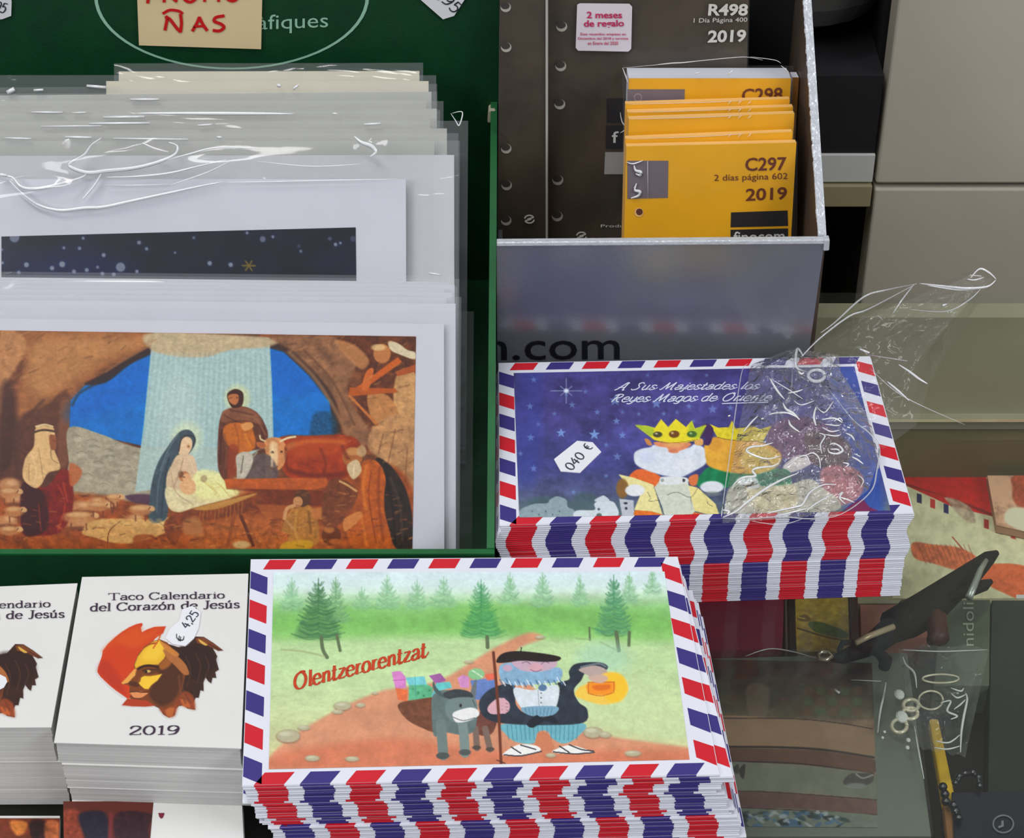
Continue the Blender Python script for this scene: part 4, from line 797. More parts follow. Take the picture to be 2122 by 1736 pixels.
M_dark = mat('niche_dark', (22, 20, 22), .7, vary=.2, scale=14)
M_edgeb = mat('board_edge', (196, 196, 192), .5, vary=.04)
M_tanb = mat('tan_board', (150, 140, 108), .5, vary=.08, scale=20)
def rear_cabinet():
    t = thing('drawer_cabinet', 'beige laminate drawer cabinet with an open dark shelf niche, standing behind the glass counter', 'cabinet', (0.3, 1.1, -0.95))
    mb = MB(); mb.box(0.192, 0.62, .95, .968, -.0045, .30); mb.build('drawer_front', M_beige, t, bevel=.0012)
    mb = MB(); mb.box(0.192, 0.62, .95, .968, -.34, -.0078); mb.build('drawer_front', M_beige, t, bevel=.0012)
    mb = MB(); mb.box(0.192, 0.62, .95, .968, -.70, -.3435); mb.build('drawer_front', M_beige, t, bevel=.0012)
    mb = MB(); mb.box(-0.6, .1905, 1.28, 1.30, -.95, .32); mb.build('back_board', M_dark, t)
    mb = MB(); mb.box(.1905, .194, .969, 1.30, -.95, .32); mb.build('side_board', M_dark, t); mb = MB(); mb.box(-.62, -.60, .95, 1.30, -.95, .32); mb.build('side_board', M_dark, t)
    mb = MB(); mb.box(-.6, .1904, .951, 1.279, -.0045, .0125); mb.build('shelf', M_edgeb, t, bevel=.0006)
    mb = MB(); mb.box(-.6, .1904, .949, 1.279, -.0185, -.0055); mb.build('shelf', M_tanb, t, bevel=.0006)
    mb = MB(); mb.box(-.6, .1904, .951, 1.279, -.17, -.150); mb.build('shelf', M_tanb, t)
    b = MB(); V = []
    n = 20
    prof = [(.004, .000), (.026, .0), (.038, .007), (.044, .018), (.047, .033), (.046, .034)]
    rings = [[(.152 + r * 1.1 * math.cos(2 * math.pi * k / n), 1.02 + r * math.sin(2 * math.pi * k / n), .063 + z * 1.05) for k in range(n)] for r, z in prof]
    for i in range(len(rings) - 1):
        for k in range(n): b.quad(rings[i][k], rings[i][(k + 1) % n], rings[i + 1][(k + 1) % n], rings[i + 1][k])
    b.ngon(rings[0][::-1]); b.ngon(rings[-1])
    o = b.build('bowl', mat('grey_plastic', (84, 82, 80), .4, vary=.05), smooth=True); tag(o, 'dark grey round-bottomed bowl in the niche behind the counter', 'bowl')
    b = MB(); b.box(.10, .19, .9525, 1.2, .0126, .058); o = b.build('storage_box', mat('black_box', (24, 22, 26), .6, vary=.15)); tag(o, 'black storage box under the grey bowl in the niche', 'box')
    b = MB(); b.slab([(.1335, .951, .0126), (.1375, .951, .0126), (.1375, .951, .22), (.1335, .951, .22)], (0, .0012, 0)); o = b.build('binder', mat('navy_board', (24, 30, 78), .5, vary=.2)); tag(o, 'narrow dark blue binder leaning in the niche beside the silver display box', 'binder')
rear_cabinet()

M_glass = mat_film('counter_glass', veil=.010, rough=.03, gloss=.4, tint=(.95, .97, .95), veil_rgb=(.75, .78, .72))
def counter():
    t = thing('display_counter', 'glass-topped shop display counter with beige wooden back and inner shelf', 'counter', (0, .45, -.95))
    mb = MB(); mb.box(-.7, .7, .05, .842, -.006, 0); mb.build('glass_top', M_glass, t)
    M = mat('case_board', (142, 136, 114), .5, vary=.2, scale=7, k=1.35)
    mb = MB(); mb.box(-.7, .7, .830, .842, -.075, -.0062); mb.box(-.7, .7, .838, .842, -.95, -.075); mb.build('back_board', M, t)
    mb = MB(); mb.box(-.7, .7, .822, .8375, -.112, -.0755); mb.build('back_rail', mat('case_rail', (110, 96, 62), .5, vary=.15, scale=9), t)
    mb = MB(); mb.box(.163, .7, .825, .8299, -.0665, -.0648); mb.build('shelf_strip', mat('steel_strip', (220, 214, 190), .25, metal=.6), t)
    mb = MB(); mb.box(-.7, .7, .07, .8215, -.124, -.112); mb.build('inner_shelf', mat('shelf_board', (30, 26, 26), .4, vary=.2, scale=12), t)
    mb = MB(); mb.box(-.7, .7, .05, .062, -.95, -.0062); mb.build('front_board', M, t)
    mb = MB(); mb.box(-.712, -.7, .05, .842, -.95, -.0062); mb.build('side_board', M, t)
    mb = MB(); mb.box(.7, .712, .05, .842, -.95, -.0062); mb.build('side_board', M, t)
    mb = MB(); mb.box(-.7, .7, .062, .838, -.95, -.94); mb.build('base_board', M, t)
counter()

# ================================================================== green display box and its calendar packs
PAPER_K = 1.12
INK = mat_print('ink_on_paper', .45, .4)
INKG = mat_print('ink_on_glossy_card', .3, .5)
M_paper = mat('white_paper', (226, 226, 232), .6, vary=.015, scale=60, k=1.0)
M_card = mat('white_card', (206, 205, 214), .55, vary=.02, scale=50, k=1.0)
M_cream = mat('cream_card', (206, 200, 178), .55, vary=.03, scale=50)
M_green = mat('green_card', (4, 60, 30), .5, vary=.16, scale=60, bump=.15, bscale=900)
M_gedge = mat('green_card_edge', (16, 92, 44), .5, vary=.15, scale=60)
GX0, GX1, GY0, GY1 = -.262, -.0068, .6075, .8535
def green_box():
    t = thing('display_box', 'dark green cardboard counter display box with tall back panel, full of wrapped calendars', 'box', ((GX0 + GX1) / 2, .73, 0))
    mb = MB(); mb.box(GX0, GX1, GY0, GY1, 0, .002); mb.build('bottom_panel', M_green, t)
    mb = MB(); mb.box(GX0, GX1, GY0, GY0 + .0028, .002, .0385)
    mb.build('front_panel', M_green, t)
    mb = MB(); mb.box(GX0, GX1, GY0, GY0 + .0028, .0385, .0393); mb.build('front_edge', M_gedge, t)
    for nm, xa, xb in (('side_panel', GX1 - .003, GX1), ('side_panel', GX0, GX0 + .003)):
        a = GY0 + .0028; b = GY1 - .0035
        mb = MB(); mb.hexa([(xa, a, .002), (xb, a, .002), (xb, b, .002), (xa, b, .002), (xa, a, .039), (xb, a, .039), (xb, b, .100), (xa, b, .100)]); s = mb.build(nm, M_green, t)
        mb = MB(); mb.hexa([(xa, a, .039), (xb, a, .039), (xb, b, .100), (xa, b, .100), (xa, a, .0397), (xb, a, .0397), (xb, b, .1008), (xa, b, .1008)]); mb.build('side_edge', M_gedge, t)
    mb = MB(); mb.box(GX0, GX1 + .001, GY1 - .0035, GY1, .002, .235); bp = mb.build('back_panel', M_green, t)
    pl = upright(GY1 - .0035)
    M_mint = mat('mint_print', (150, 196, 170), .5, vary=.03)
    e = []
    for k in range(64):
        a0 = 2 * math.pi * k / 64; e.append((480 + 285 * math.cos(a0), -8 + 152 * math.sin(a0)))
    mb = MB(); n = len(e)
    for k in range(n):
        p = np.array([e[k], e[(k + 1) % n]], float); c = np.array((480, -8.0)); q = c + (p - c) * (1 - 5.5 / 220)
        P = pl(np.array([p[0], p[1], q[1], q[0]]), .0003); mb.quad(*[tuple(v) for v in P])
    mb.build('oval_line', M_mint, bp)
    type_on('lettering', 'gr\u00e0fiques', pl, (487, 73), (680, 66), (487, 33), M_mint, bp)
    b = MB(); c = at(pl, 1018, 229)
    b.hexa([(c[0] - .0018, c[1] - .006, c[2] - .0035), (c[0] + .0022, c[1] - .006, c[2] - .0035), (c[0] + .0022, c[1], c[2] - .0035), (c[0] - .0018, c[1], c[2] - .0035),
            (c[0] - .0012, c[1] - .006, c[2] + .0035), (c[0] + .0022, c[1] - .006, c[2] + .0035), (c[0] + .0022, c[1], c[2] + .0035), (c[0] - .0012, c[1], c[2] + .0035)])
    b.build('locking_tab', mat('tab_cream', (190, 184, 160), .5), bp, bevel=.0008)
    return pl
PL_BACK = green_box()

def film_sheet(name, plane, px_quad, m, parent, nx=24, ny=16, wav=.0008, lift=.0016, seed=1, amp_fn=None, extra=None):
    tl, tr, br, bl = [np.array(p, float) for p in px_quad]
    u = np.linspace(0, 1, nx)[None, :, None]; v = np.linspace(0, 1, ny)[:, None, None]
    px = ((tl * (1 - u) + tr * u) * (1 - v) + (bl * (1 - u) + br * u) * v).reshape(-1, 2)
    P = plane(px, lift)
    uu = np.broadcast_to(u, (ny, nx, 1)).ravel(); vv = np.broadcast_to(v, (ny, nx, 1)).ravel()
    n = (vnoise(uu * 7, vv * 5, seed) - .5) * 2 + (vnoise(uu * 19, vv * 12, seed + 4) - .5) * .6
    w = wav * n * (amp_fn(uu, vv) if amp_fn else 1.0)
    P = P + plane.n * w[:, None]
    if extra is not None: P = P + plane.n * extra(px)[:, None]
    I = np.arange(nx * ny).reshape(ny, nx)
    F = np.stack([I[:-1, :-1], I[1:, :-1], I[1:, 1:], I[:-1, 1:]], -1).reshape(-1, 4)
    return link(name, mesh_from(name, P, F.tolist(), [m], smooth=True), parent)

M_sleeve = mat_film('cellophane', veil=.075, rough=.10, gloss=1.0, bump=.5, bscale=14, stretch=(1, 1, 4), veil_rgb=(.86, .88, .9))
M_sleeve1 = mat_film('cellophane_taut', veil=.015, rough=.12, gloss=.55, bump=.12, bscale=10, veil_rgb=(.86, .88, .9))
M_sleeve2 = mat_film('cellophane_loose', veil=.015, rough=.11, gloss=.95, bump=.08, bscale=30, veil_rgb=(.86, .9, .92))
M_crease_glint = mat_film('cellophane_crease_glint', veil=.72, rough=.12, gloss=2.0, veil_rgb=(.97, .98, 1.0))  # whitened so that creases read as bright highlights
M_crease_glint2 = mat_film('cellophane_soft_crease_glint', veil=.30, rough=.12, gloss=1.6, veil_rgb=(.95, .97, 1.0))  # weaker white, for softer painted highlights and pale film edges
LEAN = 35.0
def slab_on(name, plane, px_quad, thick, m, parent, lift=0.0):
    """a flat card standing in a plane: px_quad TL,TR,BR,BL on its face"""
    tl, tr, br, bl = px_quad; P = plane([bl, br, tr, tl], lift); mb = MB(); mb.hexa([tuple(p - plane.n * thick) for p in P] + [tuple(p) for p in P]); return mb.build(name, m, parent)
def pack(i, Y0, u_r, v_top, label, group=None, u_l=-55, cardmat=None, sleeve=None, tilt=0.0, film_over=22, film_side=14, base_z=.0035, mf=None, u_lf=None, wav=.0008, extra=None, nxy=(24, 16)):
    pl = leaning(Y0, LEAN)
    # bottom corners rest on the box bottom: find world x of the right and left edges at the top, go straight down the card
    tr = at(pl, u_r, v_top); tl = at(pl, u_l, v_top - tilt)
    def down(p): return np.array([p[0], Y0 + base_z * pl.T, base_z])
    br, bl = down(tr), down(tl)
    t = thing('calendar_pack', label, 'calendar', (float((bl[0] + br[0]) / 2), float(br[1]), base_z), group)
    mb = MB(); th = .0011; q = [bl, br, tr, tl]
    mb.hexa([tuple(p - pl.n * th) for p in q] + [tuple(p) for p in q]); mb.build('card', cardmat or M_card, t)
    # sleeve: a film sheet in front of the card, longer and wider than it
    cx = film_side
    def topx(u, v): return (u, v)
    quad = [((u_lf if u_lf is not None else u_l) - 10, v_top - film_over - tilt), (u_r + cx, v_top - film_over), (u_r + cx - 4, 1150), (u_l - 10, 1150)]
    brz = at(pl, *quad[2])
    if brz[2] < base_z:   # do not let the film pass below the box bottom
        lo, hi = v_top, 1150
        for _ in range(30):
            mid = (lo + hi) / 2
            if at(pl, quad[2][0], mid)[2] > base_z: lo = mid
            else: hi = mid
        quad[2] = (quad[2][0], lo); quad[3] = (quad[3][0], lo)
    film_sheet('sleeve', pl, quad, mf or M_sleeve, t, lift=.0012, wav=wav, seed=i + 3, extra=extra, nx=nxy[0], ny=nxy[1])
    return t, pl

G_FRONT = 'wrapped calendars close behind the nativity calendar'
G_BACK = 'wrapped calendars filling the rear of the green box'
ink_k = 1.12
t1, pl1 = pack(0, .6150, 920, 671, 'wrapped calendar with a nativity scene print, foremost in the green box', tilt=12, film_over=26, film_side=62, wav=.0003, mf=M_sleeve1)
paint_nativity().sheet('nativity_print', pl1, INKG, t1, k=1.0, lift=.0003, contrast=1.12)
pack(1, .6185, 944, 629, 'wrapped white card directly behind the nativity calendar, its top corner showing', tilt=8, film_over=14, film_side=12)
for k, (y0, u, v) in enumerate([(.6240, 925, 616), (.6290, 938, 606), (.6345, 920, 598), (.6400, 942, 590), (.6455, 930, 584)]):
    pack(2 + k, y0, u, v, 'wrapped white calendar, %s behind the nativity one, only its top edge showing' % ordinal(k + 2), G_FRONT, tilt=6 + k, film_over=12, film_side=10)
def bulges(px):      # loose film ballooned in a few places, shaped to catch swirling highlights
    s = 0
    for cx_, cy_, rx, ry, h in ((240, 322, 130, 36, .0085), (90, 398, 110, 30, .0060), (440, 345, 120, 28, .0035), (770, 300, 30, 22, .0040), (930, 250, 20, 20, .0020), (600, 330, 90, 26, .0012)):
        d = ((px[:, 0] - cx_) / rx) ** 2 + ((px[:, 1] - cy_ + .12 * (px[:, 0] - cx_)) / ry) ** 2
        s = s + h * np.exp(-d * 1.3)
    return s
t2, pl2 = pack(8, .6840, 841, 371, 'wrapped calendar with a dark blue starry sky print, behind the nativity calendars', tilt=0, film_over=84, film_side=58, mf=M_sleeve2, wav=.0007, extra=bulges, nxy=(110, 70))
paint_starry().sheet('starry_print', pl2, INKG, t2, k=.35, lift=.0003)
pack(9, .6900, 941, 321, 'wrapped white card just behind the starry calendar, sticking out to its right', tilt=-2, film_over=30, film_side=12, cardmat=mat('shaded_white_card', (196, 197, 200), .55, vary=.03))  # white card greyed to paint in the dimmer light inside the box
rows = [(.6965, 900, 292), (.7035, 926, 266), (.7105, 892, 244), (.7175, 905, 225), (.7245, 884, 206), (.7315, 894, 190)]
for k, (y0, u, v) in enumerate(rows):
    pack(10 + k, y0, u, v, 'film-covered card top, %s row behind the starry calendar in the green box' % ordinal(k + 2), G_BACK, cardmat=mat('shaded_rear_card', (172, 172, 164), .55, vary=.03), tilt=-4 * (k % 3), film_over=16, film_side=[50, 44, 20, 14, 22, 12][k])  # card colour darkened for the low light among the rear rows
pack(17, .7385, 888, 168, 'tall wrapped card with a cream edge stepping left of the rearmost calendar', cardmat=M_cream, u_l=220, tilt=0, film_over=12, film_side=16, u_lf=-60)
pack(18, .7455, 869, 147, 'rearmost wrapped calendar with a clean cream top, against the green back panel', cardmat=M_cream, u_l=246, tilt=-1, film_over=17, film_side=8)

# fold highlights of the loose film over the starry calendar, painted as white tubes
def crease_glints(name, plane, org, sc, paths, m, parent, lift=.0030, r=.0007):  # tapered pale tubes that draw highlights along film folds and edges
    mb = MB()
    for q in paths:
        w = 1.0
        if isinstance(q, tuple) and isinstance(q[1], float): q, w = q
        p = catmull(q, 6) if len(q) > 2 else np.array(q, float)
        px = p / sc + np.array(org)
        add_tube(mb, list(plane(px, lift)), r * w, sides=5, taper=True)
    o = mb.build(name, m, parent, smooth=True)
    if len(paths) > 1: o['kind'] = 'stuff'
    return o
crease_glints('film_fold_glint', pl2, (0, 0), 2.002, [
    ([(420, 572), (380, 600), (350, 640), (300, 670), (290, 690), (360, 715), (440, 708), (560, 695), (660, 670), (725, 640), (735, 605), (700, 590)], 1.6),
    ([(0, 730), (50, 735), (90, 775), (150, 782), (240, 765), (340, 735), (360, 715)], 1.3),
    ([(40, 750), (90, 800), (160, 850), (250, 872), (350, 862), (430, 858), (560, 830), (700, 800), (830, 772), (920, 755)], 1.3),
    ([(700, 630), (640, 615), (590, 592)], 1.0), ([(440, 735), (560, 732), (700, 718), (820, 690), (940, 662)], .8), ([(680, 668), (780, 640), (900, 612), (1080, 616)], .7),
    ([(1470, 565), (1500, 590), (1540, 605), (1560, 630), (1535, 650)], 1.7), ([(340, 830), (390, 770), (420, 720)], .9), ([(-10, 722), (30, 728)], 1.8), ([(930, 757), (1200, 752), (1660, 742)], .5),
    ([(700, 770), (860, 715), (960, 665)], .6), ([(1060, 668), (1290, 690), (1500, 680)], .45), ([(440, 770), (700, 766)], .6)], M_crease_glint, t2, lift=.0040, r=.00062)
plb = leaning(.690, LEAN)
for tt, Yp, paths in ((None, .6965, [([(20, 572), (130, 575)], 1.2), ([(270, 568), (380, 570)], 1.6), ([(470, 574), (780, 578)], 1.2), ([(900, 568), (920, 570)], 1.5)]),
                      (None, .7035, [([(370, 512), (620, 510)], 1.6), ([(820, 520), (880, 516)], 1.3), ([(1510, 516), (1580, 512)], 1.5), ([(170, 524), (420, 522)], 1.0)]),
                      (None, .7105, [([(560, 470), (900, 470), (1220, 472)], 1.5), ([(430, 486), (600, 484)], 1.7), ([(1380, 470), (1400, 472)], 1.2)]),
                      (None, .7175, [([(130, 465), (260, 466)], 1.3), ([(300, 468), (360, 466)], 1.0)]),
                      (None, .7245, [([(540, 412), (660, 412)], 1.6)]),
                      (None, .7315, [([(360, 356), (440, 362)], 2.0), ([(30, 384), (60, 368)], 3.0), ([(140, 374), (180, 372)], 1.6), ([(1150, 352), (1165, 356)], 2.2), ([(1215, 370), (1238, 352)], 1.5)])):
    roots = [o for o in COL.objects if o.name.startswith('calendar_pack') and o.parent is None and abs(o.location.y - (Yp + .0035 * math.tan(math.radians(LEAN)))) < .0005]
    crease_glints('film_glint', leaning(Yp, LEAN), (0, 0), 2.002, paths, M_crease_glint, roots[0], lift=.0028, r=.00055)  # glints on the rear sleeves, drawn as white tubes
# painted glints along the sleeve rims right above the nativity calendar
crease_glints('film_glint', leaning(.6455, LEAN), (0, 0), 2.002, [([(10, 1170), (200, 1176), (400, 1172), (640, 1172), (700, 1178)], 2.2), ([(300, 1190), (560, 1188), (800, 1180)], 1.2), ([(720, 1226), (900, 1224)], 1.0), ([(1780, 1132), (1830, 1140)], 1.0)], M_crease_glint, [o for o in COL.objects if o.name == 'calendar_pack.006'][0], lift=.0030, r=.0006)
crease_glints('film_fold_glint', leaning(.6965, LEAN), (0, 0), 2.002, [([(1870, 470), (1890, 500), (1905, 520), (1918, 465), (1875, 470)], 1.0)], M_crease_glint, [o for o in COL.objects if o.name == 'calendar_pack.009'][0], lift=.003, r=.0003)  # small triangular highlight drawn in white on the film

# note and price tags on the green back panel
M_note = mat('note_card', (226, 204, 158), .6, vary=.04, scale=30)
M_redpen = mat('red_marker', (206, 18, 20), .5, vary=.05)
M_pen = mat('dark_pen', (44, 44, 60), .5, vary=.05)
def note():
    t = thing('paper_note', 'cream paper note with red handwriting taped on the green back panel', 'note', tuple(float(x) for x in at(PL_BACK, 412, 98)))
    card = slab_on('card', PL_BACK, [(281, -90), (545, -90), (541, 102), (288, 94)], .0008, M_note, t, lift=.0016)
    mb = MB()
    for q, w in (([(342, 62), (346, 40), (344, 34)], 1), ([(344, 36), (352, 40), (366, 58), (374, 66)], 1), ([(374, 66), (376, 48), (374, 30)], 1), ([(338, 28), (352, 21), (370, 23), (378, 28)], .9),
                 ([(399, 64), (408, 48), (413, 36)], 1), ([(413, 36), (420, 50), (429, 63)], 1), ([(402, 55), (424, 54)], .8),
                 ([(464, 33), (448, 36), (444, 44), (458, 50), (464, 57), (455, 64), (442, 63)], 1),
                 ([(306, 6), (308, -10), (309, -34)], 1), ([(309, -34), (326, -30), (324, -16), (309, -12)], 1), ([(340, 4), (341, -16), (342, -34)], 1), ([(342, -34), (360, -28), (352, -14), (343, -14)], 1), ([(350, -12), (360, -2), (366, 3)], 1),
                 ([(392, -34), (380, -22), (382, -2), (396, 4), (408, -8), (404, -28), (392, -34)], 1), ([(424, 3), (426, -32), (438, -10), (450, -32), (453, 3)], .9), ([(480, -34), (468, -22), (470, -4), (484, 2), (496, -10), (492, -28), (480, -34)], 1)):
        p = catmull(q, 5) if len(q) > 2 else np.array(q, float)
        for i in range(len(p) - 1):
            a, b = p[i], p[i + 1]; d = b - a; n = np.array([-d[1], d[0]]); n = n / (np.linalg.norm(n) + 1e-9) * 3.2 * w; e = d / (np.linalg.norm(d) + 1e-9) * 1.2
            mb.quad(*[tuple(v) for v in PL_BACK([a - e + n, a - e - n, b + e - n, b + e + n], .0020 + (len(mb.F) % 9) * 1e-5)])
    mb.build('handwriting', M_redpen, card)
note()
M_label = mat('label_white', (230, 230, 236), .5, vary=.02)
def price_tag(label, plane, pts, loc, text, BL, BR, TL, lift=.0012, slant=.1, nib=.04, thin=.09):
    t = thing('price_label', label, 'label', tuple(float(x) for x in at(plane, *loc)))
    st = poly_on('sticker', plane, pts, M_label, t, lift, .0004)
    for s, a, b, c in zip(text, BL, BR, TL): pen_on('handwriting', s, plane, a, b, c, M_pen, st, nib=nib, thin=thin, slant=slant, lift=lift + .0002)
price_tag('small white price label on the green back panel, near its top right corner', PL_BACK, [(862, -14), (872, 0), (918, 40), (941, 33), (965, -4), (960, -60), (900, -60)], (918, 38), ['1,95'], [(896, -16)], [(942, 30)], [(912, -34)])
price_tag('small white price label on the green back panel, left of the paper note', PL_BACK, [(-40, -30), (16, -30), (24, 4), (23, 33), (4, 40), (-40, 40)], (0, 38), ['95'], [(-14, 22)], [(10, 28)], [(-8, 2)])

# ================================================================== silver display box with diary refills
M_silver = mat('silver_board', (148, 150, 158), .26, metal=.62, vary=.06, scale=30, bump=.05, bscale=800, spec=.5, k=.9)
M_silvere = mat('silver_edge', (206, 210, 216), .3, metal=.3, vary=.06, scale=200, bump=.5, bscale=500)
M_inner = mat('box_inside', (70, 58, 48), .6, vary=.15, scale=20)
SX0, SX1, SY0, SY1 = -.0064, .1318, .7380, .8700
def silver_box():
    t = thing('display_box', 'silver-grey cardboard display box holding brown and orange diary refills', 'box', (.066, .80, 0))
    mb = MB(); mb.box(SX0, SX1, SY0, SY1, 0, .002); mb.build('bottom_panel', M_inner, t)
    mb = MB(); mb.hexa([(SX0, SY0, .002), (SX1 - .0036, SY0, .002), (SX1 - .0036, SY0 + .003, .002), (SX0, SY0 + .003, .002), (SX0, SY0, .0962), (SX1 - .001, SY0, .0972), (SX1 - .001, SY0 + .003, .0972), (SX0, SY0 + .003, .0962)]); fp = mb.build('front_panel', M_silver, t)
    mb = MB(); mb.hexa([(SX0, SY0 - .0006, .0955), (SX1 + .0004, SY0 - .0006, .0967), (SX1 + .0004, SY0 + .0034, .0967), (SX0, SY0 + .0034, .0955), (SX0, SY0 - .0002, .0972), (SX1 + .0004, SY0 - .0002, .0985), (SX1 + .0004, SY0 + .003, .0985), (SX0, SY0 + .003, .0972)]); mb.build('folded_rim', M_silvere, t, bevel=.0004)
    mb = MB(); mb.hexa([(SX1 - .0012, SY0 - .001, .0935), (SX1 + .0012, SY0 - .001, .0937), (SX1 + .0012, SY0 + .003, .0937), (SX1 - .0012, SY0 + .003, .0935), (SX1 - .0012, SY0 - .001, .0989), (SX1 + .0010, SY0 - .001, .0989), (SX1 + .001, SY0 + .003, .0989), (SX1 - .0012, SY0 + .003, .0989)]); mb.build('corner_tab', M_silvere, t, bevel=.0004)
    a, b = SY0 + .003, SY1 - .003; za, zb = .0985, .158
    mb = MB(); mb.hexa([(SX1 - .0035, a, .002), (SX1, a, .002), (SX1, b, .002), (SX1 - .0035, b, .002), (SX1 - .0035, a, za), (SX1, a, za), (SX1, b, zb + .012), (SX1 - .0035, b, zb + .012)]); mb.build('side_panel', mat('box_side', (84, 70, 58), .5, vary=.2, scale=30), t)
    mb = MB(); rs = np.random.RandomState(8); N = 70
    for i in range(N):
        y0 = a + (b - a) * i / N; y1 = a + (b - a) * (i + 1) / N; z0 = za + (zb + .012 - za) * i / N; z1 = za + (zb + .012 - za) * (i + 1) / N
        w = rs.uniform(-.00018, .00018); mb.hexa([(SX1 - .0037 + w, y0, z0), (SX1 + .0001, y0, z0), (SX1 + .0001, y1, z1), (SX1 - .0037 + w, y1, z1), (SX1 - .0035, y0, z0 + .0007 + w), (SX1, y0, z0 + .0007), (SX1, y1, z1 + .0007), (SX1 - .0035, y1, z1 + .0007 + w)])
    e = mb.build('crimped_edge', M_silvere, t); e['kind'] = 'stuff'
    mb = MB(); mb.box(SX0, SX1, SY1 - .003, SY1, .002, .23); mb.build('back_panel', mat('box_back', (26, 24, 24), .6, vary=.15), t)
    mb = MB(); mb.hexa([(SX0, a, .002), (SX0 + .002, a, .002), (SX0 + .002, b, .002), (SX0, b, .002), (SX0, a, .05), (SX0 + .002, a, .05), (SX0 + .002, b, .05), (SX0, b, .05)]); mb.build('side_panel', M_silver, t)
    pl = upright(SY0)
    type_on('lettering', 'n.com', pl, (1005, 747), (1284, 745), (1005, 707), mat('black_print', (18, 18, 24), .4), fp, bold=.004)
    for o in fp.children:
        if o.name.startswith('lettering'):
            for v in o.data.vertices: v.co.x = max(v.co.x, SX0 + .0001)
silver_box()

M_brown = mat('brown_cover', (68, 57, 43), .45, vary=.50, scale=30, spec=.4, k=.85)
M_wrap = mat_film('shrink_wrap', veil=.012, rough=.12, gloss=.5, bump=.35, bscale=40)
M_wrapb = mat_film('shrink_wrap_orange_packs', veil=.015, rough=.10, gloss=.5, bump=.3, bscale=90)
M_white = mat('white_print', (206, 204, 198), .5, vary=.03)
M_blk = mat('black_block', (24, 20, 24), .45, vary=.05)
M_hole = mat('hole_white', (176, 172, 160), .5, vary=.05); M_holed = mat('hole_dark', (50, 44, 38), .6)
def punched_hole(pl, u, v, r, parent, lift=.0004):
    mb = MB()
    P = pl(ell(u, v, r, r * .93, 18)[:-1], lift); mb.ngon([tuple(p) for p in P], 0)
    P = pl(ell(u - r * .1, v - r * .28, r * .84, r * .66, 18)[:-1], lift + .0001); mb.ngon([tuple(p) for p in P], 1)
    return mb.build('punched_hole', [M_hole, M_holed], parent)
